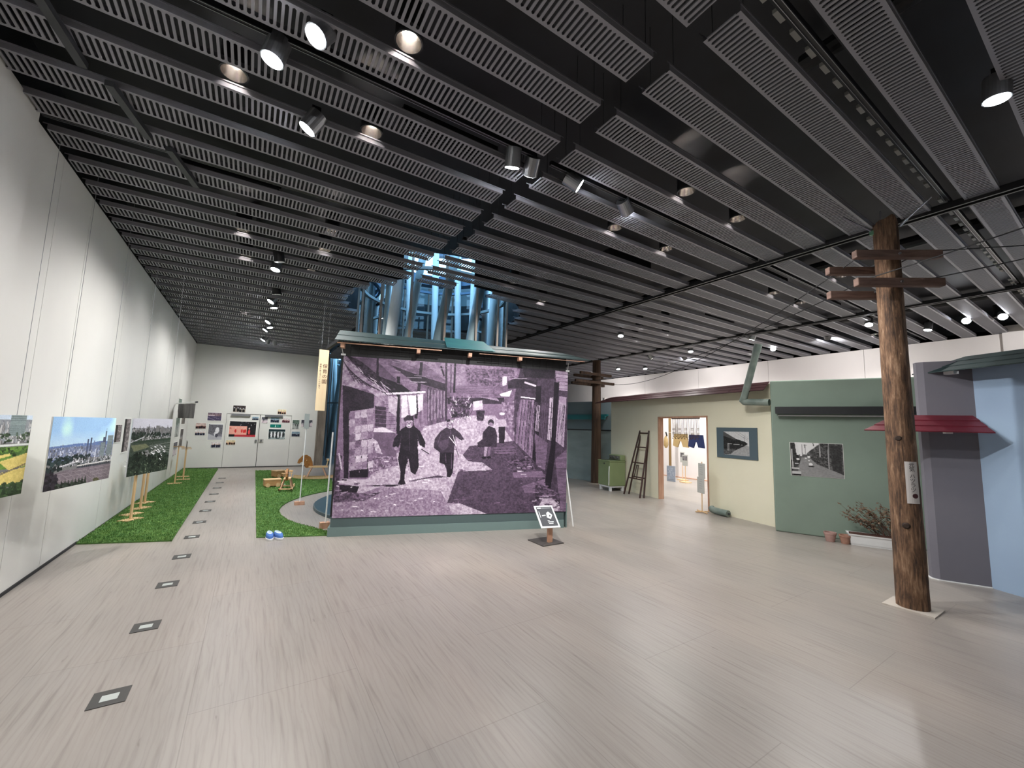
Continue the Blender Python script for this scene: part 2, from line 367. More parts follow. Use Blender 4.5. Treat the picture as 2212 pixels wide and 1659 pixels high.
PW, PITCH, TH, FL = .245, .040, .010, .055
def slotted(L):
    mb = MB(); n = int(L/PITCH); e = (L-n*PITCH)/2
    r = .02; y0, y1 = r, PW-r; hw, fl_, ch = .0088, PITCH/2, .010
    mb.quad((0,0,0),(0,r,0),(L,r,0),(L,0,0)); mb.quad((0,PW-r,0),(0,PW,0),(L,PW,0),(L,PW-r,0))
    for y, yy in ((0,-.004),(PW,PW+.004)):
        mb.quad((0,y,0),(L,y,0),(L,y,FL),(0,y,FL)); mb.quad((-.03,yy,FL-.012),(L+.03,yy,FL-.012),(L+.03,yy,FL),(-.03,yy,FL)); 
        mb.quad((0,y,FL-.012),(L,y,FL-.012),(L,yy,FL-.012),(0,yy,FL-.012))
    for i in range(n+1):
        x = e+i*PITCH; lo = max(0, x-fl_); hi = min(L, x+fl_); a, bq = x-hw, x+hw
        if i == 0: a = lo = 0
        if i == n: bq = hi = L
        mb.quad((lo,y0,0),(a,y0+ch,0),(bq,y0+ch,0),(hi,y0,0)); mb.quad((a,y0+ch,0),(a,y1-ch,0),(bq,y1-ch,0),(bq,y0+ch,0)); mb.quad((a,y1-ch,0),(lo,y1,0),(hi,y1,0),(bq,y1-ch,0))
        mb.quad((a,y0+ch,0),(a,y0+ch,TH),(a,y1-ch,TH),(a,y1-ch,0)); mb.quad((bq,y1-ch,0),(bq,y1-ch,TH),(bq,y0+ch,TH),(bq,y0+ch,0))
    return mb.mesh('slotted_panel', PANEL)
BAYS = [(-1.765,2.115),(2.29,6.215),(6.315,10.43),(10.53,14.74)]
bay_mesh = [slotted(b-a) for a, b in BAYS]
co = ORG[ceil]; HOLE = 1.88
def put_panel(me, x, y): link('slotted_panel', me, ceil, Vector((x, y, ZC))-co)
for k in range(-6, 32):
    y = 1.65+.4985*k
    yc = y+PW/2-TC[1]; cut = None
    if abs(yc) < HOLE: h = math.sqrt(HOLE*HOLE-yc*yc); cut = (TC[0]-h, TC[0]+h)
    for (a, b), me in zip(BAYS, bay_mesh):
        if cut and cut[0] < b and cut[1] > a:
            for p, q in ((a, cut[0]), (cut[1], b)):
                if q-p > .12: put_panel(slotted(q-p), p, y)
        else: put_panel(me, a, y)
def cpart(mb, name, M): return mb.build(name, M, ceil)
for x in (6.265, 10.48):      # long trays running away between the bays
    t = MB()
    for dx in (-.045, .045): t.box((x+dx-.014,-4.2,4.165),(x+dx+.014,17.2,4.215))
    cpart(t.box((x-.06,-4.2,4.215),(x+.06,17.2,4.235)), 'cable_tray', BLACK)
for k, (x0, y0, x1, y1) in enumerate(((-1.30,3.40,-1.24,3.94),(-1.12,4.09,-1.0,4.67),(-.86,4.80,-.72,5.38))):
    fr = Frame((x0,y0),(x1,y1)); T = lambda a,d,z: fr(a,d,z)
    cpart(MB().box((-.02,-.028,4.145),(fr.L+.02,.028,4.19),T), 'ceiling_brace', DARKM)
# lighting tracks, slot diffusers and ducts in the gaps
gaps = lambda k: 1.65+.4985*k+.372
for k, y in ((-2,1.02),(2,3.02),(6,5.012),(10,7.0),(14,8.99),(18,10.98),(22,12.97),(26,14.96)):
    for (a, b) in BAYS:
        if abs(y-TC[1]) < 1.9 and a < TC[0]+1.9 and b > TC[0]-1.9:
            h = math.sqrt(max(0, 1.95**2-(y-TC[1])**2))
            segs = [(a, min(b, TC[0]-h)), (max(a, TC[0]+h), b)]
        else: segs = [(a, b)]
        for p, q in segs:
            if q-p > .2:
                cpart(MB().box((p,y-.018,4.255),(q,y+.018,4.295)), 'lighting_track', BLACK)
                cpart(MB().box((p,y-.016,4.249),(q,y-.012,4.255)).box((p,y+.012,4.249),(q,y+.016,4.255)), 'track_rail', STEEL)
def diffuser(x, y, L):
    t = MB()
    for j in range(4): t.box((x,y-.06+j*.04-.006,4.40),(x+L,y-.06+j*.04+.006,4.425))
    for e in (x, x+L-.02): t.box((e,y-.066,4.40),(e+.02,y+.066,4.425))
    cpart(t, 'slot_diffuser', DARKM); cpart(MB().box((x-.02,y-.08,4.43),(x+L+.02,y+.08,4.55)), 'diffuser_box', BLACK)
for x, k in ((.95,3),(2.75,1),(4.6,5),(7.2,3),(7.9,1),(9.6,3),(11.3,1),(9.0,7),(-.9,7),(12.2,5)): diffuser(x, gaps(k), .95)
# the wide service run in the nearest right-hand gap
y = gaps(-2)
for x in (2.35, 6.4, 10.6):
    L = 3.8; cpart(MB().box((x,y-.10,4.42),(x+L,y-.04,4.46)).box((x,y+.03,4.40),(x+L,y+.085,4.44)), 'service_rail', DARKM)
    for j in range(16): cpart(MB().box((x+.1+j*.235,y+.09,4.42),(x+.21+j*.235,y+.125,4.45)), 'rail_bracket', CARD)
for x, y0, y1, r in ((3.5,-.5,1.3,.07),(8.2,.2,3.4,.09),(12.4,-.2,6,.1),(7.2,4.6,9.5,.08),(-.2,6.5,12,.07)):
    cpart(MB().tube([(x,y0,4.62),(x,y1,4.62)], r, 12), 'ceiling_duct', BLACK)
# hangers of the panels
for k in range(-1, 9):
    y = 1.65+.4985*k
    for x in (2.06, 2.36): cpart(MB().tube([(x,y+.02,4.25),(x,y+.02,4.78)], .0025, 4).tube([(x,y+.22,4.25),(x,y+.22,4.78)], .0025, 4), 'hanger_wire', DARKM)

# ------------------------------------------------------------------ the structural tube of glass and steel
def steel_tube(name, label, c, r, front, back, base_z=0, gl=True):
    t = thing(name, label, 'tube structure', (c[0], c[1], 0))
    W = mat('white_steel_pipe', (206,214,216), .5)
    for p, q, rr in front: MB().tube([p, Vector(p).lerp(Vector(q), .5), q], rr, 14).build('steel_pipe', W, t, smooth=True)
    for p, q, rr in back: MB().tube([p, q], rr, 14).build('steel_pipe', W, t, smooth=True)
    ring = lambda z, rr, th: [(rr-th,z-th),(rr+th,z-th),(rr+th,z+th),(rr-th,z+th),(rr-th,z-th)]
    MB().lathe((c[0],c[1],0), ring(5.12,r*.86,.03), 48).build('ring_beam', mat('blue_grey_steel', (72,98,124), .5), t)
    MB().lathe((c[0],c[1],0), [(r*.9,5.36),(r*1.05,5.36),(r*1.05,5.62),(r*.9,5.62),(r*.9,5.36)], 48).build('ring_beam', MATS['blue_grey_steel'], t)
    MB().lathe((c[0],c[1],0), ring(4.62,r*.98,.03), 48).build('ring_beam', mat('pale_steel', (150,160,162), .5), t)
    MB().lathe((c[0],c[1],0), ring(2.55,r*.98,.03), 48).build('ring_beam', MATS['pale_steel'], t)
    n = 16
    for j in range(n):
        a = 2*math.pi*(j+.35)/n; x, y = c[0]+r*math.cos(a), c[1]+r*math.sin(a)
        MB().tube([(x,y,base_z),(x,y,5.3)], .028, 4).build('mullion', mat('brown_grey_mullion', (138,126,116), .5), t)
        a2 = 2*math.pi*(j+1.35)/n; x2, y2 = c[0]+r*math.cos(a2), c[1]+r*math.sin(a2)
        MB().quad((x,y,base_z),(x2,y2,base_z),(x2,y2,5.3),(x,y,5.3)).build('glass_pane', GLASS, t)
    return t
c = TC
fp = [((1.66,7.35,0),(1.66+.98,7.35,7.5),.085)]
def slant(x1, z1, x2, z2, y, r):
    k = (x2-x1)/(z2-z1); return ((x1-k*(z1-2.2), y, 2.2), (x1+k*(6.5-z1), y, 6.5), r)
front = [slant(1.93,3.31,2.07,4.40,7.55,.105), slant(2.643,3.31,2.943,4.557,7.3,.095), slant(3.326,3.338,3.621,4.534,7.3,.095), slant(2.20,3.317,2.40,4.355,7.62,.075),
         slant(4.50,3.6,4.585,4.879,8.2,.09), slant(2.02,3.349,2.045,4.135,7.95,.05)]
back = [slant(2.646,3.832,2.603,5.213,9.7,.085), slant(3.188,3.826,3.106,5.148,9.8,.085), slant(3.848,3.868,3.799,5.039,9.85,.085), slant(4.42,3.897,4.33,5.312,9.6,.085), slant(4.55,3.7,4.56,5.0,9.2,.08)]
ex = lambda L: [((p[0]-(q[0]-p[0])/(q[2]-p[2])*p[2]*.0, p[1], 0.02), q, r) for p, q, r in L]
tb = steel_tube('tube_structure', 'glass enclosed tube of slanting white steel pipes rising behind the photo screen', TC, TR, ex(front), ex(back))
MB().lathe((*TC,0), [(1.93,4.27),(1.93,4.95)], 64).build('sky_mask_collar', DECK, ceil)  # added to hide the sky around the opening; camera side is cut away
_col = [o for o in ceil.children if o.name.startswith('sky_mask_collar')][0].data
import bmesh
bm = bmesh.new(); bm.from_mesh(_col)
for f_ in [f_ for f_ in bm.faces if (lambda v: math.degrees(math.atan2(v.y, v.x)) % 360)(f_.calc_center_median()+ORG[ceil]-Vector((*TC,0))) > 228 and (lambda v: math.degrees(math.atan2(v.y, v.x)) % 360)(f_.calc_center_median()+ORG[ceil]-Vector((*TC,0))) < 270]: bm.faces.remove(f_)
bm.to_mesh(_col); bm.free()
# upper storey seen through the opening: slats and a rim
for z, r in ((6.3,1.75),(7.6,1.8)):
    MB().lathe((*TC,0), [(r,z),(r+.16,z),(r+.16,z+.14),(r,z+.14),(r,z)], 48).build('upper_rim', MATS['blue_grey_steel'], tb)
mb = MB()
for i in range(24):
    a0_, a1_ = math.radians(-20+220*i/24), math.radians(-20+220*(i+1)/24); r_ = 2.02
    mb.quad((TC[0]+r_*math.cos(a0_),TC[1]+r_*math.sin(a0_),4.96),(TC[0]+r_*math.cos(a1_),TC[1]+r_*math.sin(a1_),4.96),(TC[0]+r_*math.cos(a1_),TC[1]+r_*math.sin(a1_),5.75),(TC[0]+r_*math.cos(a0_),TC[1]+r_*math.sin(a0_),5.75))
mb.build('upper_parapet', MATS['pale_steel'], tb)
for j in range(7): MB().box((TC[0]-1.7,TC[1]+.5+j*.22,6.75),(TC[0]+1.7,TC[1]+.56+j*.22,6.95)).build('louvre_slat', MATS['pale_steel'], tb)
pw = MB().lathe((*TC,0), [(1.66,.012),(1.66,.06),(2.18,.06),(2.2,.05),(2.2,.0)], 64).build('tube_plinth', mat('dark_slate_teal', (52,72,80), .4))
tag(pw, 'low dark teal circular plinth around the foot of the steel tube', 'plinth')
pipes2 = []
for j in range(9):
    a = 2*math.pi*j/9; a2 = a+.55; pipes2.append(((T2[0]+1.35*math.cos(a),T2[1]+1.35*math.sin(a),0.05),(T2[0]+1.35*math.cos(a2),T2[1]+1.35*math.sin(a2),6.5),.09))
steel_tube('tube_structure', 'farther blue lit steel tube glimpsed between the wooden sign and the screen', T2, T2R, pipes2, [])

# ================================================================== LIGHT FITTINGS
_head = MB().tube([(0,0,.05),(0,0,-.12)], .075, 24).mesh('spot_head', STEEL, smooth=False)
_heads = {True: _head, False: MB().tube([(0,0,.05),(0,0,-.12)], .075, 24).mesh('spot_head', BLACK)}
_lens = MB().quad(*[(.066*math.cos(t*math.pi/10), -.066*math.sin(t*math.pi/10), -.123) for t in range(20)]).mesh('spot_lens', LAMP)
_lensoff = MB().quad(*[(.066*math.cos(t*math.pi/10), -.066*math.sin(t*math.pi/10), -.123) for t in range(20)]).mesh('spot_lens', mat('unlit_lens', (205,208,212), .2))
_arm = MB().box((-.035,-.02,-.01),(.035,.02,.05)).box((-.012,-.012,-.09),(.012,.012,0)).box((-.05,-.045,-.08),(.05,.045,-.02)).mesh('track_adapter', BLACK)
def spot(x, y, label, target=None, power=1.0, cone=50, lit=True, z=4.29, steel=True, col=(1,.985,.965), blend=1.0):
    t = thing('track_spotlight', label, 'spotlight', (x, y, z), 'track spotlights under the ceiling')
    link('track_adapter', _arm, t)
    h = link('spot_head', _heads[steel], t, (0, 0, -.06))
    d = (Vector(target)-Vector((x,y,z-.06))).normalized() if target else Vector((.2,.1,-1)).normalized()
    q = d.to_track_quat('-Z', 'Y'); h.rotation_mode = 'QUATERNION'; h.rotation_quaternion = q
    link('spot_lens', _lens if lit else _lensoff, h)
    if lit and power > 0:
        ld = bpy.data.lights.new('spot_beam', 'SPOT'); ld.energy = SPOT_W*power; ld.spot_size = math.radians(cone); ld.spot_blend = blend
        ld.shadow_soft_size = .05; ld.color = col
        lo = bpy.data.objects.new('spot_beam', ld); COL.objects.link(lo); lo.parent = t
        lo.location = Vector((0,0,-.06))+d*.15; lo.rotation_mode = 'QUATERNION'; lo.rotation_quaternion = q
    return t
S = spot
LW = lambda y, z=1.1: (-1.75, y, z)
S(.20,2.74,'lit track spotlight nearest the camera, glaring towards the viewer', LW(2.0,.6), .55, 80)
S(-.06,3.06,'second lit track spotlight near the camera, aimed down at the floor by the left wall', (-1.0,3.2,0), .6, 70)
S(.25,3.66,'lit track spotlight just beyond the two nearest, pointing at the left wall', LW(4.4,.7), .5, 100)
S(.14,7.55,'lit track spotlight at the near end of the left row', (-.5,7.0,0), 1.3, 90)
S(.14,7.10,'dark unlit track spotlight at the near end of the left row', None, 0, lit=False, steel=False)
S(.19,9.0,'dark spotlight in the left row seen from behind', None, 0, lit=False, steel=False)
S(.19,9.75,'third lit spotlight along the left row', LW(9.2), .8, 110)
S(.19,10.15,'fourth lit spotlight along the left row, close behind the third', (.9,10.4,0), 2.2, 60)
S(.20,11.85,'fifth lit spotlight along the left row', LW(11.4), .8, 110)
S(.18,12.45,'sixth lit spotlight along the left row', (1.2,11.9,0), 2.2, 60)
S(.17,12.95,'seventh lit spotlight along the left row', LW(12.9), .7, 110)
S(.15,14.6,'lit spotlight of the far left cluster nearest the corner of the walls', LW(14.6), 1.1, 110)
S(.23,14.96,'middle lit spotlight of the far left cluster', (-.7,17.2,.2), 1.4, 120)
S(.41,15.15,'right lit spotlight of the far left cluster', (1.2,17.2,.2), 1.4, 120)
for x, lab in ((1.88,'first steel spotlight hanging at the end of the left bay, turned away'),(2.10,'second steel spotlight hanging at the end of the left bay'),(2.58,'steel spotlight with a thin lit rim at the start of the second bay'),(3.38,'small steel spotlight half hidden behind a slotted panel')):
    S(x, 3.06, lab, {1.88:(2.6,4.9,0),2.10:(3.0,5.9,1.5),2.58:(6.9,.9,1.2),3.38:(8.35,4.6,1.2)}[x], {1.88:1.3,2.10:3.4,2.58:2.6,3.38:1.8}[x], {1.88:66,2.10:80,2.58:56,3.38:58}[x])
S(4.35,.42,'lit track spotlight in the top right corner of the view', (4.4,.75,0), .7, 60)
S(7.95,7.3,'bright track spotlight above the rear telegraph pole', (7.0,6.6,0), .6, 90)
S(11.1,7.4,'bright spotlight above the cream house front', (10.2,6.9,0), .9, 90)
S(12.8,5.85,'large bright spotlight beside the stove pipe', (6.0,3.2,0), .35, 60)
S(12.25,11.4,'left of the two small bright spotlights near the right wall', (11.6,10.2,0), .8, 90)
S(12.9,10.6,'right of the two small bright spotlights near the right wall', (12.3,9.6,0), .8, 90)
S(11.3,3.2,'bright spotlight just left of the tall pole', (9.0,2.6,0), .8, 110)
S(12.7,2.55,'tilted bright spotlight just right of the tall pole', (12.0,3.2,0), .8, 110)
S(12.6,1.95,'left of the two glaring spotlights at the right', (6.0,1.6,0), .35, 70)
S(12.7,1.47,'right of the two glaring spotlights at the right', (6.2,.9,0), .35, 70)
for y_, lab in ((.3,'added dark spotlight washing the right end of the white right wall'),(4.3,'added dark spotlight washing the white wall above the green house front'),(8.4,'added dark spotlight washing the white wall above the cream roof'),(13.2,'added dark spotlight washing the far end of the white right wall')):
    S(12.2, y_, lab, (14.75,y_+.6,3.1), 1.5, 130, steel=False)  # these four are added to brighten the right wall
# unseen spotlights added behind the camera to light house front, screen and wall
S(3.2,-1.0,'added unseen spotlight behind the camera aimed at the blue house front', (6.9,.4,1.2), .5, 46, col=(.9,.95,1))
S(.4,-1.0,'added unseen spotlight behind the camera aimed at the big screen', (2.9,6.0,1.5), 3.6, 36)
S(-.6,-1.0,'added unseen spotlight behind the camera aimed at the near left wall', LW(2.4,2.2), 1.2, 120)

_dl_house = MB().tube([(0,0,.015),(0,0,.26)], .095, 24, caps=False).mesh('housing', BLACK)
_dl_refl = MB().lathe((0,0,0), [(.088,.0),(.075,.05),(.05,.11),(.03,.13)], 24).mesh('reflector', REFL, smooth=True)
_dl_bulb = MB().lathe((0,0,0), [(.03,.13),(.028,.09),(.001,.08)], 12).mesh('bulb', BULB)
_dl_trim = MB().lathe((0,0,0), [(.086,.0),(.097,.0),(.097,.02)], 24).mesh('trim_ring', DARKM)
_ctr = [0]
def down(x, y, label, p=1.0):
    t = thing('ceiling_downlight', label, 'downlight', (x, y, 4.27), 'round downlights in the ceiling gaps')
    link('housing', _dl_house, t); link('reflector', _dl_refl, t); link('bulb', _dl_bulb, t); link('trim_ring', _dl_trim, t)
    if p > 0:
        ld = bpy.data.lights.new('downlight_beam', 'SPOT'); ld.energy = DOWN_W*p; ld.spot_size = math.radians(150); ld.spot_blend = .6; ld.shadow_soft_size = .07; ld.color = (1,.97,.94)
        lo = bpy.data.objects.new('downlight_beam', ld); COL.objects.link(lo); lo.parent = t; lo.location = (0,0,-.09)
DL = {0: [(.70,2.56),(-.33,3.56),(.70,3.60),(.72,5.9),(.72,6.6),(-.32,6.55),(-.30,7.55),(.66,7.7),(-.36,11.6)],
      1: [(3.8,2.55),(3.77,3.56),(4.82,3.57),(4.81,2.54),(3.79,6.0),(4.85,6.55)],
      2: [(8.0,-.5),(7.95,3.58),(8.95,3.56),(7.92,2.55),(8.04,6.0),(7.98,6.72),(9.0,7.74),(9.0,6.72)],  # the first one is out of view, added for more ambient light
      3: [(13.1,3.6),(13.1,6.7),(13.1,1.55),(13.1,9.6),(13.1,12.6),(13.1,-.5)]}  # row added along the right wall and boosted to brighten it
BN = ['leftmost', 'second', 'third', 'rightmost']; ORD = ['nearest','second nearest','third nearest','fourth nearest','fifth nearest','sixth nearest','seventh nearest','eighth nearest','ninth nearest','tenth nearest','eleventh nearest','farthest']
for bi, L in DL.items():
    L = sorted(L, key=lambda p: math.hypot(*p))
    for i, (x, y) in enumerate(L): down(x, y, 'round recessed downlight in the %s ceiling bay, %s to the camera' % (BN[bi], ORD[i]), 2.5 if bi == 3 else (.4 if math.hypot(x,y) < 4.2 and bi < 2 else 1.0))

# small box-like lamps set in the floor, a metre apart
_fl_frame = MB()
for lo, hi in (((-.085,-.085),(.085,-.035)),((-.085,.035),(.085,.085)),((-.085,-.035),(-.04,.035)),((.04,-.035),(.085,.035))): _fl_frame.box((*lo,0),(*hi,.004))
_fl_frame = _fl_frame.mesh('frame', mat('floor_frame_steel', (66,65,63), .5, metal=.2))
_fl_pane = MB().box((-.04,-.035,0),(.04,.035,.003)).mesh('pane', mat('milky_glass', (186,192,188), .25))
fo = ['nearest','second','third','fourth','fifth','sixth','seventh','eighth','ninth','tenth','eleventh','twelfth']
for i in range(12):
    t = thing('floor_socket', 'square dark framed plate set in the floor, %s of the row along the left wall' % fo[i], 'floor plate', (-.573, 3.43+.986*i, 0), 'row of floor plates')
    link('frame', _fl_frame, t); link('pane', _fl_pane, t)

# ================================================================== THE BIG PHOTO SCREEN
SF = Frame((1.057,6.569),(4.593,5.481)); L = SF.L
scr = thing('photo_screen', 'huge purple toned street photograph on a free standing screen with a green roof', 'screen', tuple(SF(L/2,-.2,0)))
T = lambda a,d,z: SF(a,d,z)
MB().box((0,-.5,0),(L,0,.13),T).build('base_board', TEALB, scr)
MB().box((.03,-.48,.13),(L-.0,-.012,.28),T).build('upper_base_board', TEALD, scr)
MB().box((.02,-.05,.28),(.06,-.012,2.9),T).build('side_post', BLACK, scr); MB().box((L-.05,-.05,.28),(L-.0,-.012,2.9),T).build('side_post', BLACK, scr)
MB().box((.06,-.045,.28),(L-.05,-.02,2.9),T).build('backing', DARKM, scr)
for j in range(30): 
    a = .02+j*(L-.02)/30; MB().box((a+.002,-.02,2.66),(a+(L-.02)/30-.002,-.004,2.9),T).build('black_slat', mat('black_boarding', (34,34,36), .7), scr)
MB().box((.045,-.018,.262),(3.735,-.006,2.672),T).build('photo_board', BLACK, scr)
# drawing
Q = [(155,85),(1900,215),(1885,1325),(45,1365)]
P = Pic(560, 385, (.5,.5,.5)); P.setquad(Q); pl = P.poly
pl(.45,[(100,60),(1950,200),(1900,460),(100,460)],.15,(80,60),3)
pl(.55,[(500,100),(1500,180),(1500,310),(1030,320),(850,230)],.12,(120,80),4)
pl(.4,[(1100,190),(1480,200),(1480,330),(1120,320)],.28,(150,110),5)
pl(.5,[(1020,320),(1340,330),(1260,390),(1190,410),(1015,370)],.1,(20,80),6)
for i in range(5): P.line(.3,(1020,330+i*12),(1330,338+i*13),3)
pl(.7,[(0,1420),(1930,1380),(1480,780),(1330,560),(1120,560),(960,600),(780,640),(740,700),(330,1050),(0,1200)],.16,(150,90),7)
pl(.58,[(45,1365),(1000,1345),(900,1150),(420,1120),(250,1180),(60,1230)],.16,(160,110),17)
pl(.2,[(960,420),(1400,420),(1400,470),(960,470)],.1)
pl(.3,[(975,410),(1140,430),(1130,560),(990,580)],.4,(140,90),8)
pl(.8,[(1160,450),(1230,440),(1235,510),(1160,520)],.15); pl(.2,[(1180,520),(1250,520),(1240,600),(1190,600)],.2,(140,90),9)
# left houses
pl(.36,[(800,330),(950,360),(950,600),(800,640)],.2,(160,30),10)
for i in range(6): P.line(.62,(815+i*24,350+i*4),(812+i*24,600-i*6),6)
pl(.55,[(390,410),(620,400),(760,380),(780,640),(560,690),(390,660)],.2,(90,20),11)
for i in range(7): P.line(.3,(470,470+i*32),(560,465+i*32),4)
pl(.22,[(395,480),(480,490),(480,650),(395,640)],.06)
for i in range(4): P.line(.45,(395,510+i*34),(480,518+i*34),4)
pl(.5,[(380,120),(420,115),(760,310),(720,335),(590,290)],.12,(40,90),12)
pl(.38,[(235,100),(400,115),(590,300),(440,270)],.1); pl(.1,[(430,250),(600,310),(690,380),(480,400),(420,330)],.05)
pl(.16,[(520,160),(760,250),(950,310),(955,370),(760,310),(700,300)],.05); pl(.45,[(770,150),(800,160),(960,300),(760,235)],.1)
pl(.14,[(145,310),(390,390),(385,500),(200,520),(180,1060),(145,1060)],.05)
pl(.6,[(200,525),(385,495),(388,640),(345,975),(185,990)],.14,(60,60),13)
for i in range(7): P.line(.22,(188,560+i*68),(388-i*5,530+i*68),5)
for i in range(14): P.line(.3,(200+(i*47)%170,560+(i//3)*80),(198+(i*47)%170,625+(i//3)*80),4)
pl(.6,[(140,130),(160,85),(340,250),(500,350),(480,455),(330,350),(140,315)],.2,(90,60),14)
for i in range(9): P.line(.22,(150+i*10,120+i*18),(240+i*32,290+i*12),5)
pl(.18,[(165,70),(290,130),(570,360),(470,350),(300,230)],.22,(120,90),15)
for x0,y0,x1,y1,wd,g in ((420,95,415,290,18,.16),(580,250,572,700,26,.08),(760,140,712,580,24,.16),(952,140,948,600,16,.2),(1022,140,1012,380,16,.12),(990,160,985,380,8,.25),(910,170,935,250,14,.15)): P.line(g,(x0,y0),(x1,y1),wd)
pl(.86,[(465,378),(790,366),(790,380),(480,394)])
for q,g in (([(600,398),(642,395),(655,560),(600,575)],.84),([(650,400),(715,398),(718,540),(672,562)],.92),([(725,390),(772,385),(765,510),(732,532)],.82),([(500,400),(572,410),(560,560),(500,520)],.72)): pl(g,q,.1,(120,60),16)
pl(.4,[(380,680),(550,690),(562,900),(430,910),(378,800)],.06); pl(.82,[(385,655),(460,648),(552,692),(380,685)])
pl(.5,[(345,870),(560,880),(570,950),(340,1010)],.35,(170,110),18); pl(.7,[(365,725),(410,760),(450,860),(400,850)],.25,(150,100),19)
pl(.1,[(190,985),(335,975),(335,1045),(190,1045)]); P.line(.1,(205,880),(335,880),10); P.line(.1,(335,880),(330,1040),10); P.line(.1,(210,880),(205,1000),8)
pl(.72,[(130,1050),(340,1060),(385,1100),(250,1108),(105,1090)],.06); pl(.1,[(110,1100),(265,1112),(235,1190),(110,1155)],.08,(140,90),20)
pl(.35,[(60,1150),(330,1170),(440,1160),(300,1230),(60,1240)],.3,(150,110),21)
pl(.3,[(45,860),(135,870),(100,1150),(45,1200)],.25,(120,60),22); P.line(.75,(110,850),(130,980),12)
# road shadow and right houses
pl(.3,[(1130,800),(1480,760),(1700,1000),(1880,1325),(1260,1337),(1170,1300),(1050,1252),(950,1252),(1040,1000),(1310,990),(1230,930),(1120,920),(1075,870)],.1,(150,110),23)
pl(.24,[(1480,420),(1530,180),(1800,205),(1920,370),(1920,1325),(1840,1325),(1700,1060),(1480,780)],.08,(90,60),24)
pl(.12,[(1545,185),(1795,210),(1795,275),(1560,262)]); pl(.62,[(1800,210),(1920,225),(1900,372),(1812,362)],.1,(20,120),25)
for i in range(5): P.line(.35,(1802,235+i*28),(1900,245+i*28),4)
pl(.88,[(1365,392),(1462,362),(1442,412),(1380,410)]); pl(.62,[(1190,410),(1345,425),(1365,448)],.05); pl(.8,[(1388,255),(1425,250),(1420,320),(1388,330)])
pl(.16,[(1430,290),(1520,260),(1660,300),(1650,350),(1430,350)],.08); P.line(.8,(1560,300),(1650,330),14)
pl(.5,[(1380,455),(1480,450),(1480,720),(1400,640)],.3,(120,70),26); P.line(.85,(1530,415),(1645,430),9)
pl(.5,[(1530,435),(1650,440),(1620,905),(1485,770),(1500,560)],.18,(160,20),27)
for i in range(5): P.line(.2,(1548+i*23,440),(1505+i*26,790+i*22),5)
pl(.07,[(1650,330),(1692,330),(1664,955),(1618,905)]); pl(.66,[(1655,480),(1685,482),(1668,690),(1640,680)],.06); P.line(.2,(1668,482),(1655,690),5); P.line(.2,(1640,590),(1680,592),4)
pl(.68,[(1758,420),(1795,422),(1782,770),(1738,750)],.06); P.line(.2,(1775,420),(1760,760),5)
for i in range(3): P.line(.2,(1748,500+i*85),(1790,505+i*85),4)
pl(.62,[(1832,410),(1888,420),(1866,815),(1802,765)],.07); pl(.4,[(1640,700),(1740,780),(1720,1000),(1650,950)],.12,(30,110),28)
pl(.42,[(1800,905),(1890,830),(1890,1325),(1838,1315)],.14,(30,130),29)
pl(.07,[(1792,300),(1832,300),(1795,900),(1755,1205),(1700,1195),(1765,800)],.02)
pl(.46,[(1465,1010),(1695,1000),(1722,1050),(1475,1052)],.08,(10,150),30); pl(.46,[(1535,1120),(1720,1062),(1725,1170),(1560,1172)],.08,(10,150),31); pl(.42,[(1320,810),(1475,800),(1500,870),(1330,860)],.12,(10,160),32)
for i in range(3): P.line(.15,(1320,828+i*20),(1490,822+i*20),4)
pl(.3,[(1410,900),(1620,900),(1640,990),(1430,980)],.4,(150,110),33); pl(.3,[(1640,1080),(1830,1180),(1840,1300),(1640,1280)],.25,(150,110),34)
pl(.74,[(1668,1282),(1700,1222),(1760,1208),(1832,1270),(1836,1318),(1700,1312)],.12,(90,80),35)
# the running children
pl(.26,[(650,1082),(800,1052),(960,1045),(880,1030),(700,1062)]); pl(.14,[(250,1108),(620,1098),(520,1118)])
pl(.09,[(625,590),(693,590),(700,640),(745,680),(785,770),(780,812),(742,795),(725,745),(728,850),(732,960),(704,1025),(668,1000),(650,890),(628,980),(618,1060),(628,1096),(566,1096),(585,1058),(588,1000),(570,900),(592,770),(570,812),(528,802),(540,740),(598,662),(628,645)],.03)
P.ell(.66,659,617,32,38,.08); pl(.2,[(616,578),(648,553),(694,560),(696,592),(618,598)],.05); P.line(.85,(640,640),(675,642),6); P.ell(.8,742,808,20,16); P.ell(.6,555,815,14,16); P.line(.08,(750,820),(812,860),7)
pl(.22,[(950,650),(1000,650),(1060,700),(1098,765),(1060,752),(1022,722),(1012,800),(1005,920),(998,1005),(978,1046),(950,1042),(950,990),(932,945),(893,930),(898,850),(848,810),(858,740),(903,682)],.06,(120,90),36)
pl(.3,[(900,760),(970,740),(960,810),(920,835),(885,800)],.03); P.ell(.66,977,628,28,36,.08); pl(.16,[(948,612),(960,588),(998,588),(1006,612),(990,602)]); P.line(.85,(962,645),(992,645),5); P.ell(.75,1082,760,12,12); P.line(.9,(970,725),(1030,800),5); P.line(.9,(1000,710),(1020,780),4)
P.line(.12,(1020,800),(1045,890),4); pl(.1,[(900,850),(1005,850),(998,1005),(975,1045),(950,1040),(950,960),(925,935),(892,925)],.03)
pl(.17,[(1280,640),(1330,660),(1347,720),(1342,806),(1250,806),(1195,812),(1190,775),(1230,745),(1235,690)],.06,(120,90),37); P.ell(.14,1297,615,24,26); P.ell(.55,1297,628,15,14)
pl(.62,[(1247,805),(1272,805),(1258,880),(1240,884)]); pl(.45,[(1278,805),(1298,805),(1285,880),(1270,884)]); P.ell(.1,1242,893,18,10); P.ell(.1,1280,890,18,10)
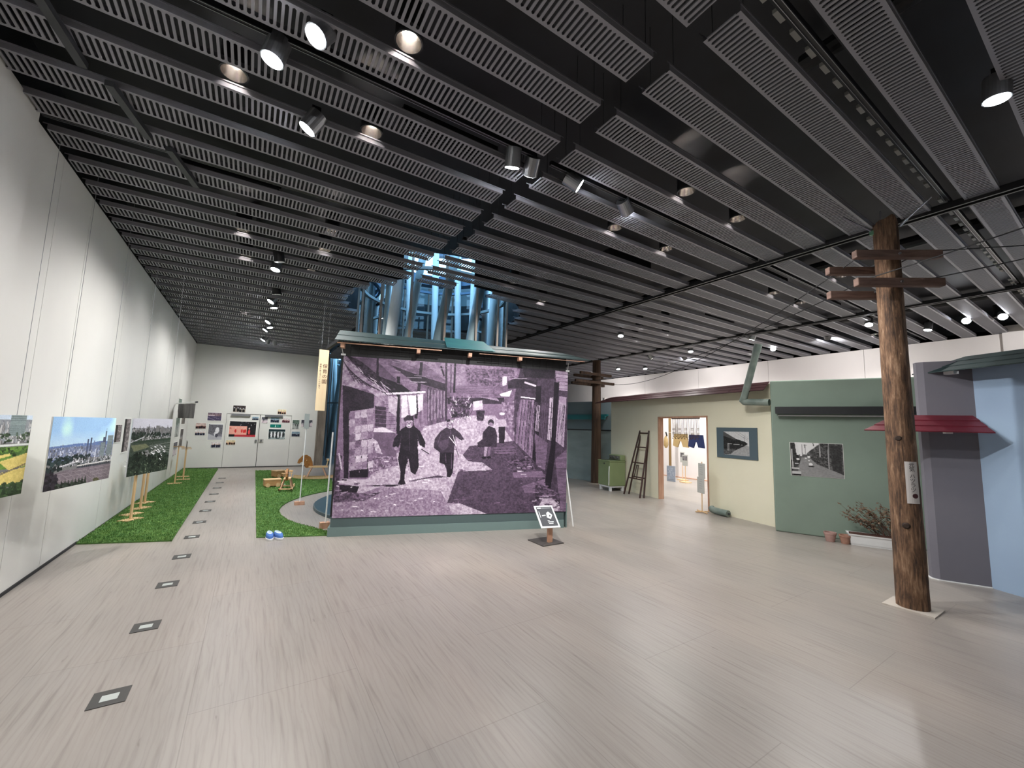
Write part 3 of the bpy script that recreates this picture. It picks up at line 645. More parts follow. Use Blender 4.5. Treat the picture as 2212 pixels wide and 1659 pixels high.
pl(.7,[(1350,592),(1412,590),(1422,645),(1400,660),(1360,662)],.06); pl(.12,[(1355,650),(1408,648),(1402,778),(1360,778)],.03); P.ell(.5,1385,568,18,20); P.ell(.85,1385,547,22,12); P.ell(.6,1450,590,20,10)
rd = random.Random(12)
def specks(n, region, gl, sz):          # gravel, splinters and litter
    xs = [p[0] for p in region]; ys = [p[1] for p in region]; m = np.zeros((P.h,P.w), bool); R = P.mask(region); keep = P.a.copy()
    for i in range(n):
        x, y = rd.uniform(min(xs),max(xs)), rd.uniform(min(ys),max(ys)); t = (y-560)/800; w_ = sz*(.35+max(0,t)*1.2)
        P.line(rd.uniform(*gl),(x,y),(x+rd.uniform(-1.6,1.6)*w_*2,y+rd.uniform(-.35,.35)*w_),w_*rd.uniform(.3,.6))
    P.a = np.where(R[...,None], P.a, keep)
for _ in range(1): pass
road = [(60,1365),(950,1252),(1040,1000),(1310,990),(1120,920),(1075,870),(1130,800),(1330,560),(1120,560),(800,640),(330,1060)]
fig = P.a.copy(); figm = np.zeros((P.h,P.w), bool)
for q in ([(500,540),(830,540),(830,1110),(500,1110)],[(830,560),(1110,560),(1110,1060),(830,1060)]): figm |= P.mask(q)
specks(260, road, (.45,.98), 14); specks(120, [(950,1252),(1880,1325),(1700,1000),(1480,800),(1130,800),(1040,1000)], (.2,.55), 14); specks(90, [(60,1230),(560,900),(330,860),(100,1050)], (.1,.9), 18); specks(70, [(1400,880),(1650,880),(1860,1320),(1640,1300)], (.1,.85), 16)
P.a = np.where(figm[...,None] & (fig < .5), fig, P.a)
for i in range(8):                       # shingles of differing tone on the near house
    for j in range(4):
        x0, y0 = 192+j*48, 532+i*58-j*7; pl(rd.uniform(.42,.78),[(x0,y0),(x0+44,y0-6),(x0+42-i,y0+46),(x0-2,y0+52)],.1,(150,100),60+i*4+j)
for i in range(40): x = rd.uniform(1490,1880); y = 440+(x-1490)*.1; P.line(rd.uniform(.1,.4),(x,y),(x-30,y+rd.uniform(150,420)),3)
for i in range(26): y = rd.uniform(120,310); x = rd.uniform(520,1480); P.line(rd.uniform(.3,.75),(x,y),(x+rd.uniform(30,140),y+rd.uniform(2,12)),3)
for i in range(40): x = rd.uniform(170,520); y = 100+(x-170)*.72+rd.uniform(-10,60); P.line(rd.uniform(.1,.85),(x,y),(x+rd.uniform(20,60),y+rd.uniform(15,50)),5)
for i in range(60): x = rd.uniform(960,1150); y = rd.uniform(400,600); P.line(rd.choice((.05,.1,.75,.9)),(x,y),(x+rd.uniform(-18,18),y+rd.uniform(8,40)),4)
for x,y,k in ((659,617,1.0),(977,628,.85)):
    P.ell(.2,x-12*k,y-4,5,4); P.ell(.2,x+12*k,y-4,5,4); P.ell(.42,x,y+6,5,8); P.ell(.12,x,y+19*k,15*k,7*k); P.ell(.95,x,y+17*k,13*k,4*k); P.ell(.5,x-24*k,y+6,7,18); P.ell(.5,x+24*k,y+6,7,18)
for x0,y0,x1,y1 in ((660,660,662,840),(600,700,585,780),(720,700,745,780),(640,880,650,960)): P.line(.2,(x0,y0),(x1,y1),5)
for x0,y0,x1,y1 in ((980,660,985,720),(910,700,880,780),(940,860,945,930),(990,860,985,980)): P.line(.36,(x0,y0),(x1,y1),5)
g = P.a[...,0]+(P.noise((260,180),91)-.5)*.16+(P.noise((40,28),92)-.5)*.10; g = np.clip((g-.08)*1.18, 0, 1)
lo, mi, hi = np.array((28,23,32))/255, np.array((124,102,128))/255, np.array((242,234,244))/255
P.a = np.where(g[...,None] < .5, lo+(mi-lo)*g[...,None]*2, mi+(hi-mi)*(g[...,None]-.5)*2)
P.obj('photo_print', lambda u,v: SF(.047+u*3.686, .0, 2.67-v*2.405), scr)
# roof over the screen
def shed_roof(fr, name_strip, parent, M, up0, up1, lo0, lo1, strips, dU=0, thick=.012, patch=None):
    """lapped strips from the wall line (s up0..up1 at zu) to the eave"""
    (a0, zu0), (a1, zu1) = up0, up1; (b0, d, zl0), (b1, _, zl1) = lo0, lo1
    for i in range(strips):
        t0, t1 = i/strips, (i+1)/strips
        def pt(t, side, off):
            a = (a0+(b0-a0)*t) if side == 0 else (a1+(b1-a1)*t); z = (zu0+(zl0-zu0)*t) if side == 0 else (zu1+(zl1-zu1)*t)
            return fr(a, dU+(d-dU)*t, z+off)
        o0 = .004; o1 = .012
        A = [pt(t0,0,o0),pt(t1,0,o1),pt(t1,1,o1),pt(t0,1,o0)]; Bm = [pt(t0,0,o0-thick),pt(t1,0,o1-thick),pt(t1,1,o1-thick),pt(t0,1,o0-thick)]
        mb = MB(); mb.quad(*A); mb.quad(*Bm[::-1])
        for k in range(4): mb.quad(A[k],Bm[k],Bm[(k+1)%4],A[(k+1)%4])
        mb.build(name_strip, M, parent)
shed_roof(SF, 'roof_sheet', scr, ROOFG, (-.03,3.06), (3.62,2.985), (-.06,.24,2.86), (4.05,.24,2.845), 2)
for s0, s1 in ((1.55,2.20),): shed_roof(SF, 'teal_roof_sheet', scr, ROOFT, (s0,3.085), (s1,3.07), (s0+.02,.255,2.875), (s1+.15,.255,2.868), 1)
MB().box((-.03,.205,2.822),(1.5,.225,2.836),T).build('eave_batten', PINK, scr); MB().box((2.1,.205,2.82),(3.95,.225,2.826),T).build('eave_batten', PINK, scr)
for s0 in (.02,1.12,1.93,2.77): MB().box((s0,.10,2.765),(s0+.055,.215,2.825),T).build('rafter_end', PINK, scr)
MB().quad(SF(3.74,.0,2.86),SF(4.0,.22,2.825),SF(3.74,.22,2.825)).quad(SF(3.74,.0,2.87),SF(3.74,.22,2.835),SF(4.0,.22,2.835)).build('soffit_board', PINK, scr)
for s0, z0 in ((.04,2.69),(3.72,2.675)): 
    MB().box((s0-.03,0.002,z0-.015),(s0+.035,.014,z0+.012),T).build('white_clip', WHITE, scr)
    MB().tube([SF(s0,.01,z0),SF(s0-.02,.1,2.8)], .004, 5).build('clip_cord', WHITE, scr)
MB().tube([SF(.0,-.05,2.95),SF(-.28,-.55,2.86)], .035, 4).build('roof_arm', BLACK, scr)
MB().tube([SF(3.72,-.02,1.05),SF(3.86,.02,.02)], .012, 6).build('side_strut', WHITE, scr)
MB().box((3.74,-.5,0),(3.76,-.02,.4),T).build('side_foot', TEALB, scr)

# plaque on a short post
tp = thing('plaque_stand', 'tilted black plaque with white border on a short wooden post before the screen', 'sign', (3.80,4.93,0))
MB().box((3.60,4.74,0),(3.98,5.12,.012)).build('base_plate', mat('dark_base', (70,66,64), .6), tp)
MB().box((3.775,4.84,.012),(3.845,4.885,.285)).build('post', PINK, tp)
cn = Vector((3.81,4.94,.36)); ux = Vector((.97,-.24,0)).normalized()*.15; uy = (Vector((.18,.70,.55))).normalized()*.205
nn = ux.cross(uy).normalized()
PF = lambda a,b,d: cn+ux*a+uy*b+nn*d
T2f = lambda a,b,d: PF(a,b,d)
MB().box((-1,-1,-.012),(1,1,0),T2f).build('white_board', WHITE, tp)
MB().quad(PF(-.84,-.86,.002),PF(.84,-.86,.002),PF(.84,.88,.002),PF(-.84,.88,.002)).build('black_panel', mat('charcoal_print', (64,66,72), .5), tp)
IV = mat('white_print', (225,230,232), .6)
MB().quad(PF(-.05,-.1,.004),PF(.3,-.28,.004),PF(.62,.1,.004),PF(.3,.42,.004),PF(.05,.3,.004)).quad(PF(-.5,.02,.004),PF(-.1,.06,.004),PF(-.1,.14,.004),PF(-.5,.1,.004)).build('plan_drawing', IV, tp)
MB().quad(PF(.2,-.05,.005),PF(.45,.0,.005),PF(.3,.14,.005)).build('plan_detail', MATS['charcoal_print'], tp)
for a0,b0,a1,b1 in ((-.75,.72,-.35,.8),(-.72,-.1,-.66,.45),(-.1,-.42,.12,-.36),(-.1,-.55,.5,-.48),(-.05,-.68,.4,-.62),(-.3,.74,.7,.76)):
    MB().quad(PF(a0,b0,.004),PF(a1,b0,.004),PF(a1,b1,.004),PF(a0,b1,.004)).build('text_line', IV, tp)

# hanging wooden name board
hb = thing('hanging_sign', 'tall pale wooden board with brushed Japanese lettering hung from the ceiling', 'sign', (1.012,8.0,1.86))
HF = lambda x,d,z: Vector((1.012+x,8.0-d,z))
MB().box((.932,8.0,1.86),(1.092,8.025,2.965)).build('board', mat('pale_sign_wood', (246,228,190), .6, c2=(240,212,172), scale=(20,20,2), thr=(.3,.7)), hb)
INK = mat('brown_ink', (92,42,28), .7)
for i, ch in enumerate('保育の園'): text(ch, .085, 'large_letter', INK, lambda x,y,i=i: HF(.032+x,.002,2.66-i*.093+y), hb)
for i, ch in enumerate('屋敷の神上でこどもが育つ'): text(ch, .034, 'small_letter', INK, lambda x,y,i=i: HF(-.042+x,.002,2.69-i*.039+y), hb)
for x in (-.05,.055): MB().tube([HF(x,-.012,2.965),(1.012+x+.02,8.2,4.205)], .0025, 4).build('hanging_wire', STEEL, hb)

# ================================================================== TURF
def turf(label, poly, hole=None, blades=26000, seed=3):
    t = thing('artificial_turf', label, 'artificial grass', (sum(p[0] for p in poly)/len(poly), sum(p[1] for p in poly)/len(poly), 0)); t['kind'] = 'stuff'
    MB().prism(poly, .001, .018).build('turf_mat', TURF, t)
    rs = np.random.RandomState(seed); xs = [p[0] for p in poly]; ys = [p[1] for p in poly]
    n = blades; X = rs.uniform(min(xs), max(xs), n); Y = min(ys)+(max(ys)-min(ys))*rs.rand(n)**1.5
    inside = np.zeros(n, bool); k = len(poly)
    for i in range(k):
        x0, y0 = poly[i]; x1, y1 = poly[(i+1) % k]
        if y0 != y1: inside ^= ((y0 > Y) != (y1 > Y)) & (X < (x1-x0)*(Y-y0)/(y1-y0)+x0)
    X, Y = X[inside], Y[inside]; n = len(X); a = rs.uniform(0, 6.28, n); h = rs.uniform(.012, .03, n); wd = .006
    o = ORG[t]; V = np.zeros((n,3,3)); V[:,0] = np.stack([X-wd*np.cos(a), Y-wd*np.sin(a), np.full(n,.018)],1); V[:,1] = np.stack([X+wd*np.cos(a), Y+wd*np.sin(a), np.full(n,.018)],1)
    V[:,2] = np.stack([X+rs.uniform(-.012,.012,n), Y+rs.uniform(-.012,.012,n), .018+h],1)
    me = bpy.data.meshes.new('turf_blades'); V = V.reshape(-1,3)-np.array(o); me.vertices.add(len(V)); me.vertices.foreach_set('co', V.ravel())
    me.loops.add(3*n); me.loops.foreach_set('vertex_index', np.arange(3*n)); me.polygons.add(n); me.polygons.foreach_set('loop_start', np.arange(0,3*n,3)); me.polygons.foreach_set('loop_total', np.full(n,3)); me.update()
    me.materials.append(BLADE); b = link('turf_blades', me, t); b['kind'] = 'stuff'
turf('narrow strip of green artificial turf lying along the left wall', [(XL+.015,7.55),(-.775,7.22),(-.815,16.9),(XL+.015,17.2)], blades=30000)
arc = lambda c, r, a0, a1, n: [(c[0]+r*math.cos(math.radians(a0+(a1-a0)*i/n)), c[1]+r*math.sin(math.radians(a0+(a1-a0)*i/n))) for i in range(n+1)]
turf('green artificial turf with a curved edge beside the screen, toys standing on it', [(.19,6.93),(1.22,6.57)]+[p for p in arc(TC,2.76,210,122,18)]+[(2.15,13.4),(.95,13.75),(1.02,14.9),(1.23,15.87),(.235,15.96)], blades=46000, seed=5)

# ================================================================== PRINTS ON THE LEFT
def city(w, h, mode, seed):
    P = Pic(w, h); rs = np.random.RandomState(seed)
    def blocks(n, x0, x1, y0, y1, lo, hi, tint=(1,1,1), sx=(.008,.024), sy=(.012,.045)):    # houses and towers, far to near
        for i in range(n):
            t = i/n; x = rs.uniform(x0,x1); y = y0+(y1-y0)*t+rs.uniform(-.02,.02); ww = rs.uniform(*sx)*(.6+.8*t); hh = rs.uniform(*sy)*(.6+.8*t); g = rs.uniform(lo,hi)
            P.rect(np.array(tint)*g,x,y-hh,x+ww,y); P.rect(np.array(tint)*g*.6,x+ww*.65,y-hh,x+ww,y)
    def trees(n, x0, x1, y0, y1, c, sz):
        for i in range(n):
            t = i/n; x = rs.uniform(x0,x1); y = y0+(y1-y0)*t; r = sz*rs.uniform(.5,1.2)*(.7+.6*t); P.ell(np.array(c)*rs.uniform(.55,1.35),x,y,r,r*rs.uniform(.6,1.3))
    def firs(pts, c):
        for x, y, hh in pts: P.poly(np.array(c)*rs.uniform(.8,1.2),[(x,y-hh),(x+hh*.3,y+hh*.4),(x-hh*.3,y+hh*.4)],.05,(w,h),3)
    if mode == 'blue':
        P.rect((.66,.82,.98),0,0,1,.45,.03,(5,4),seed); P.a = np.clip(P.a+np.clip(P._n((5,6),seed+1)-.5,0,1)[...,None]*.4*(P.Y < .45)[...,None],0,1); P.a += (np.clip((P.Y-.2)/.25,0,1)*(P.Y < .45))[...,None]*np.array((.16,.1,.02))
        P.poly((.42,.52,.72),[(0,.41),(.2,.40),(.4,.385),(.6,.395),(.75,.37),(.9,.38),(1,.36),(1,.5),(0,.5)],.04,(40,30),seed)
        P.rect((.5,.54,.66),0,.43,1,.62,.14,(60,40),seed+2); blocks(240,-.01,1,.43,.60,.4,1.0,(.93,.96,1.04))
        for x,y0,wd,g in ((.535,.33,.022,.38),(.585,.31,.024,.34),(.64,.36,.02,.5),(.80,.31,.035,.33),(.835,.22,.018,.30),(.84,.17,.005,.3),(.76,.38,.03,.42)): P.rect(np.array((.9,1,1.3))*g,x,y0,x+wd,.52,.04,(80,80),5)
        for x0,x1,y0 in ((.765,.845,.40),(.885,.985,.29)):
            P.rect((.52,.57,.58),x0,y0,x1,.63,.04,(90,90),3)
            for k in range(12): P.line((.36,.42,.44),(x0,y0+.02+k*.025),(x1,y0+.02+k*.025),.006)
        trees(160,.0,.62,.56,.66,(.17,.22,.22),.022); P.rect((.46,.49,.52),.3,.64,1,.70,.2,(90,60),seed+4); blocks(150,.34,1,.62,.71,.35,1.0,(1,1,1.03)); trees(60,.2,1,.63,.71,(.2,.24,.22),.012)
        P.line((.88,.88,.9),(.0,.73),(.38,.655),.016); P.line((.6,.6,.62),(0,.75),(.4,.67),.01); P.ell((.95,.95,.95),.41,.65,.02,.015); P.line((.86,.85,.84),(.42,.715),(1,.70),.018); P.rect((.3,.32,.35),.42,.725,1,.755,.1,(80,20),2)
        for k in range(14): P.rect((.16,.17,.2),.5+k*.035,.715,.512+k*.035,.75)
        P.poly((.50,.46,.49),[(0,.80),(.25,.755),(1,.755),(1,1),(0,1)],.07,(60,40),seed+5)
        for k in range(9): P.line((.62,.57,.59),(.1+.1*k,.79+.004*k),(.32+.1*k,.97),.005)
        for k in range(4): P.line((.64,.6,.62),(.05,.80+.05*k),(1,.78+.055*k),.005)
        P.poly((.2,.19,.22),[(0,.72),(.11,.76),(.1,.86),(.19,1),(0,1)],.1,(60,60),seed+6); trees(50,.0,.15,.70,.98,(.2,.18,.21),.03); trees(40,.0,.2,.68,.74,(.16,.2,.2),.02)
        firs([(.18+.05*k,.97,.09*rs.uniform(.7,1.4)) for k in range(9)],(.2,.24,.2)); trees(50,.16,.55,.94,1.0,(.2,.24,.2),.025); trees(12,.72,.8,.95,1,(.3,.3,.2),.02)
    elif mode == 'grey':
        P.rect((.78,.78,.82),0,0,1,.22,.03,(6,4),seed); P.rect((.46,.47,.5),0,.17,1,.36,.14,(60,40),seed)
        blocks(150,-.01,1,.2,.33,.28,.72,sx=(.012,.035),sy=(.03,.1))
        for x,y0 in ((.38,.08),(.17,.12),(.66,.11),(.87,.1)): P.poly(.34,[(x,y0),(x+.022,.26),(x-.022,.26)])
        for x,y0,wd in ((.56,.13,.09),(.7,.14,.03),(.75,.16,.03),(.83,.18,.09)): P.rect(.45,x,y0,x+wd,.3,.05,(80,80),4)
        trees(150,.0,.7,.25,.37,(.17,.21,.18),.025); trees(60,.75,1,.28,.36,(.16,.2,.18),.022); blocks(120,.25,1,.33,.42,.4,.85); 
        P.rect((.25,.29,.25),0,.40,1,1,.08,(60,50),seed+3); P.line((.75,.75,.77),(.0,.42),(.3,.33),.014); P.poly((.2,.25,.2),[(.05,.4),(1,.37),(1,.41),(.1,.44)])
        P.poly((.43,.45,.35),[(.02,.47),(.35,.455),(.45,.52),(.1,.58)],.06,(40,40),2); P.poly((.5,.5,.5),[(.2,.62),(.42,.565),(.5,.68),(.3,.70)],.1,(60,50),4)
        for k in range(5): P.line((.55,.56,.54),(.45+.05*k,.5+.02*k),(1,.46+.05*k),.006)
        for i in range(46):
            x = .45+.42*rs.rand(); y = .48+.28*rs.rand(); P.poly(rs.uniform(.55,1),[(x,y),(x+.05,y+.02),(x+.045,y+.035),(x-.008,y+.014)])
        trees(420,.0,1.0,.66,1.0,(.16,.2,.16),.035); trees(60,.1,.4,.6,.75,(.14,.18,.14),.03); trees(110,.0,1.0,.72,1.0,(.52,.57,.47),.007)
    else:
        P.rect((.84,.9,.96),0,0,1,.1,.03); P.rect((.6,.62,.64),0,.06,1,.34,.16,(60,40),seed); blocks(200,-.01,1,.1,.33,.4,1.0,sy=(.02,.07))
        P.rect((.56,.62,.62),.76,.0,.93,.26,.05,(80,80),3)
        for k in range(10): P.line((.42,.48,.48),(.76,.02+k*.024),(.93,.02+k*.024),.006)
        trees(110,.0,1,.22,.34,(.24,.32,.22),.02); blocks(90,0,1,.27,.36,.5,1.0); P.rect((.9,.92,.9),0,.355,1,.385); P.rect((.44,.6,.26),0,.39,1,.66,.1,(60,40),seed+2); trees(140,0,1,.4,.5,(.28,.4,.2),.02); trees(50,.3,.7,.55,.68,(.3,.46,.2),.03)
        for q in ([(.70,.56),(1,.48),(1,.64),(.82,.68)],[(.40,.76),(.78,.69),(1,.66),(1,.84),(.5,.9)],[(.6,.5),(.8,.47),(.82,.5),(.62,.54)]): P.poly((.92,.84,.50),q,.06,(40,40),6)
        P.line((.45,.4,.35),(.72,.72),(1,.62),.015); trees(200,0,1,.84,1.0,(.24,.33,.2),.035); firs([(.5+.06*k,.93,.1) for k in range(8)],(.2,.28,.18))
    P.a = np.clip(P.a+((np.random.RandomState(seed).rand(h,w)-.5)*.08)[...,None],0,1); return P
def board(label, p, q, z0, z1, mode, px, seed, wires):
    fr = Frame(p, q); t = thing('hanging_photo_board', label, 'photograph', tuple(fr(fr.L/2,0,z0)), 'large city photographs hung along the left wall')
    T = lambda a,d,z: fr(a,d,z)
    MB().box((0,-.012,z0),(fr.L,0,z1),T).build('backing_board', WHITE, t)
    left = fr(0,0,0); ang = lambda v: math.atan2(v.x, v.y)
    flip = ang(fr(0,0,0)) > ang(fr(fr.L,0,0))
    city(*px, mode, seed).obj('photo_print', (lambda u,v: fr((1-u if flip else u)*fr.L,.002,z1-v*(z1-z0))), t)
    for s0 in wires: MB().tube([fr(s0,-.008,z1),fr(s0,-.008,4.21)], .002, 4).build('hanging_wire', STEEL, t)
k = .95
board('colour city photograph cut off by the left edge of the view, yellow ground below', (-1.85,4.36),(-1.668,5.424), .95, 1.637, 'yellow', (170,120), 3, (.2,.9))
board('colour photograph of a city under a bright blue sky on the left', (-1.541,5.436),(-1.328,6.464), .95, 1.633, 'blue', (240,170), 11, (.15,.85))
board('black and white city photograph over dark trees, third from the left edge', (-1.181,6.477),(-.925,7.308), .95, 1.635, 'grey', (200,165), 21, (.12,.75))

def scene_pic(w, h, kind, seed):
    rs = np.random.RandomState(seed); P = Pic(w, h)
    if kind == 'stage':
        P.a[:] = (.1,.11,.14); P.rect((.93,.66,.60),0,.3,.65,.85,.03); P.rect((.12,.11,.13),.66,.0,1,.9,.05)
        for x,y in ((.24,.62),(.47,.62),(.55,.64),(.6,.62)): P.ell((.85,.2,.2),x,y,.035,.12); P.ell((.95,.8,.75),x,y-.2,.02,.05)
        P.ell((.9,.3,.3),.745,.68,.04,.16); P.ell((.9,.8,.75),.745,.45,.022,.06); P.ell((.8,.45,.4),.05,.45,.04,.05); P.rect((.75,.2,.25),.2,.86,1,1,.05); P.rect((.1,.08,.08),0,.84,.22,.95); P.fill((P.Y<.3)&(P.noise((40,12),seed)>.75),(.75,.75,.78))
    elif kind == 'run':
        P.a[:] = (.5,.5,.54); P.rect((.4,.4,.43),0,0,1,.65,.2,(30,30),seed); P.poly((.72,.72,.75),[(0,.6),(.4,.75),(1,.8),(1,1),(0,1)],.06); P.rect((.75,.75,.78),.1,0,1,.06); P.ell((.92,.92,.94),.62,.4,.14,.2,.1); P.ell((.9,.9,.92),.52,.62,.1,.16,.1); P.ell((.3,.3,.35),.6,.72,.1,.12)
    elif kind == 'exit':
        P.a[:] = (.0,.47,.42); P.ell((.9,.97,.95),.48,.35,.03,.14); P.line((.9,.97,.95),(.48,.4),(.46,.85),.05); P.line((.9,.97,.95),(.46,.6),(.52,.85),.03); P.rect((.7,.9,.86),.62,.45,.78,.55)
    elif kind == 'bw':
        P.a[:] = (.5,.55,.55); P.a += ((P.noise((10,6),seed)-.5)*1.1)[...,None]; P.rect((.12,.2,.22),0,0,1,.25,.1,(12,4),seed)
        for i in range(9): x = .08+.1*i; P.ell((.92,.93,.94) if i % 2 else (.12,.13,.15),x,.5+.1*rs.rand(),.05,.3,.1)
    elif kind == 'pole':
        P.a[:] = (.62,.55,.55); n = P.noise((6,26),seed); P.a = np.clip(.12+.75*n[...,None]*np.array((1,.92,.92)),0,1); P.rect((.15,.13,.14),0,0,.35,1,.1,(6,20),seed)
    elif kind == 'road':
        P.a[:] = (.3,.27,.38); P.rect((.5,.42,.45),0,.1,1,.45,.28,(30,8),seed); P.rect((.85,.8,.82),.05,.3,.5,.4,.1); P.line((.75,.72,.8),(.0,.6),(.6,.98),.02); P.line((.7,.68,.75),(.3,.55),(1,.8),.015)
    else:
        sky, gnd, fig = {'a': ((.8,.72,.7),(.45,.3,.28),(.15,.12,.15)), 'b': ((.88,.86,.86),(.5,.5,.55),(.1,.12,.2)), 'c': ((.85,.8,.66),(.72,.55,.42),(.12,.1,.1)), 'd': ((.5,.6,.66),(.3,.36,.42),(.12,.14,.2)), 'e': ((.3,.3,.34),(.5,.48,.5),(.85,.8,.82)), 'f': ((.85,.82,.82),(.6,.42,.45),(.3,.16,.2)), 'g': ((.35,.42,.38),(.25,.27,.26),(.7,.72,.7)), 'h': ((.25,.22,.22),(.6,.56,.52),(.08,.08,.08))}[kind]
        P.a[:] = sky; P.rect(gnd,0,.5,1,1,.1,(12,8),seed); P.a += ((P.noise((9,7),seed+2)-.5)*.35)[...,None]
        for i in range(4):
            x = .14+.24*i+rs.uniform(-.05,.05); y = .55+rs.uniform(-.1,.1); P.ell(fig,x,y+.2,.1,.28); P.ell((.85,.68,.6) if kind in 'abcf' else (.7,.7,.72),x,y-.1,.05,.09)
    P.a = np.clip(P.a,0,1); return P
def small_photo(label, P, tl, tr, bl, off, wpx, kind, seed, group, name='photo_print', cat='photograph', back=PAPER, margin=.04):
    """a thin board with a print; tl,tr,bl world corners, off = outward normal"""
    tl, tr, bl = Vector(tl), Vector(tr), Vector(bl); off = Vector(off)
    t = thing('wall_photo' if cat == 'photograph' else 'exit_sign', label, cat, tuple((tr+bl)/2*1.0), group)
    br = tr+bl-tl; mb = MB(); A = [p+off*.007 for p in (tl,bl,br,tr)]; B = [Vector(p) for p in (tl,bl,br,tr)]
    mb.quad(*A)
    for k in range(4): mb.quad(B[k],B[(k+1)%4],A[(k+1)%4],A[k])
    mb.build('mount', back, t); mgn = margin
    P0 = lambda u,v: tl+(tr-tl)*(mgn+u*(1-2*mgn))+(bl-tl)*(mgn+v*(1-2*mgn))+off*.009
    h = max(8, int(wpx*(bl-tl).length/(tr-tl).length)); scene_pic(wpx, h, kind, seed).obj('print', P0, t)
far = [('road',(-1.29,1.885,-.875,1.60),'road','dark purple road photo high on the left of the far wall'),
 ('h',(-.60,2.17,-.20,1.915),'h','black and white photo hanging topmost above the left door'),
 ('a',(-1.58,1.52,-1.28,1.32),'a','upper of two small group photos at the left corner of the far wall'),
 ('b',(-1.575,1.275,-1.29,1.10),'b','lower of two small group photos at the left corner of the far wall'),
 ('run',(-1.23,1.515,-.805,.935),'run','large grey photo of children running left of the left door'),
 ('b',(-1.115,.895,-.815,.685),'b','lowest small photo left of the left door'),
 ('stage',(-.67,1.625,.185,1.045),'stage','largest photo, red figures on a pink stage, on the left door'),
 ('c',(-.70,.95,-.41,.79),'c','small photo of two people below the pink stage photo'),
 ('d',(.0,1.79,.21,1.665),'d','small bluish photo in the top corner of the left door'),
 ('e',(.29,1.79,.495,1.555),'e','narrow dark photo at the top left of the right door'),
 ('c',(.765,2.09,1.06,1.905),'c','small photo hanging above the right door'),
 ('d',(.565,1.785,.865,1.595),'d','small grey landscape photo at the top of the right door'),
 ('f',(.93,1.785,1.21,1.60),'f','small reddish photo at the top right of the right door'),
 ('bw',(.53,1.37,1.10,.985),'bw','wide high contrast group photo in the middle of the right door'),
 ('g',(1.28,1.73,1.525,1.36),'g','upright grey photo just right of the right door'),
 ('e',(1.565,1.74,1.975,1.46),'e','dark group photo at the right end of the far wall behind the sign post'),
 ('d',(1.28,1.29,1.575,1.095),'d','small lower photo right of the right door')]
for i, (kd, (x0,z1,x1,z0), kk, lab) in enumerate(far):
    on_door = x0 > -.74 and x1 < 1.24 and z1 < 1.87
    yy = YF+.02 if on_door else YF
    small_photo(lab, None, (x0,yy,z1),(x1,yy,z1),(x0,yy,z0),(0,-1,0), 64 if kd == 'stage' else 34, kd, 40+i, 'photographs on the far wall')
small_photo('green emergency exit plate on the right door', None, (.58,YF+.02,1.53),(.93,YF+.02,1.53),(.58,YF+.02,1.42),(0,-1,0), 50, 'exit', 1, None, cat='sign', back=mat('exit_green',(0,120,108),.5), margin=.02)
lw = [((8.69,9.08,1.53,1.235),'pole','brown photo on the left wall just beyond the blue sky board'),((9.20,9.61,1.637,1.042),'pole','tall photo of a trunk on the left wall between the hanging boards'),
 ((14.74,15.34,2.225,1.807),'g','topmost photo of the cluster at the far end of the left wall'),((15.69,16.46,2.045,1.46),'h','upper photo nearest the corner on the left wall'),
 ((14.65,15.40,1.69,1.10),'g','middle photo of the near column at the far end of the left wall'),((15.75,16.38,1.35,.763),'h','lower photo nearest the corner on the left wall'),((14.69,15.416,.985,.575),'e','lowest photo of the near column at the far end of the left wall')]
for i, ((y0,y1,z1,z0),kd,lab) in enumerate(lw):
    small_photo(lab, None, (XL,y0,z1),(XL,y1,z1),(XL,y0,z0),(1,0,0), 30, kd, 80+i, 'photographs on the left wall')
# cloth banner on a rod standing out from the left wall
bt = thing('cloth_banner', 'grey cloth hanging from a white rod above the left wall photographs', 'banner', (-1.45,13.6,2.05))
MB().tube([(XL+.02,14.25,2.05),(-1.18,12.6,2.06)], .014, 8).build('rod', WHITE, bt); MB().tube([(-1.20,12.66,2.06),(-1.165,12.56,2.06)], .022, 8).build('rod_cap', DARKM, bt)
mb = MB(); n = 14
for i in range(n):
    t0, t1 = i/n, (i+1)/n
    f = lambda t: Vector((-1.20-.5*t+.02*math.sin(t*22), 12.66+1.42*t, 0))
    mb.quad(f(t0)+Vector((0,0,2.03)),f(t1)+Vector((0,0,2.03)),f(t1)+Vector((.03*math.sin(i),0,1.66)),f(t0)+Vector((.03*math.sin(i-1),0,1.66)))
mb.build('cloth', mat('grey_cloth',(122,120,120),.9,c2=(84,82,84),scale=(6,6,1.5)), bt)

# ------------------------------------------------------------------ label stands along the left wall
def card_stand(x, y, label, h=.92, rz=0, tilt=True, base=(.15,.13), edge=False):
    t = thing('label_stand', label, 'stand', (x, y, .018), 'label stands on the left turf'); b = Vector((x,y,.018))
    R = Matrix.Rotation(rz,3,'Z'); T = lambda a,d,z: b+R@Vector((a,d,z))
    MB().box((-base[0],-base[1],0),(base[0],base[1],.014),T).build('base_plate', PINE, t)
    MB().box((-.014,-.014,.014),(.014,.014,h),T).build('post', PINE, t)
    MB().box((-.11,-.012,h-.04),(.11,.012,h-.02),T).build('cross_bar', PINE, t)
    if edge:
        MB().box((-.006,-.11,h-.04),(.006,.11,h+.16),T).build('card', mat('dark_card_edge',(120,116,112),.7), t); return
    q = [T(-.13,-.10,h-.06),T(.13,-.10,h-.06),T(.13,.10,h+.05),T(-.13,.10,h+.05)]; up_ = Vector((0,0,.006))
    mb = MB(); mb.quad(*[p+up_ for p in q]); mb.quad(*q[::-1])
    for k in range(4): mb.quad(q[k],q[(k+1)%4],q[(k+1)%4]+up_,q[k]+up_)
    mb.build('card', CARD, t)
LS = ['nearest','second','third','fourth','fifth','sixth','farthest']
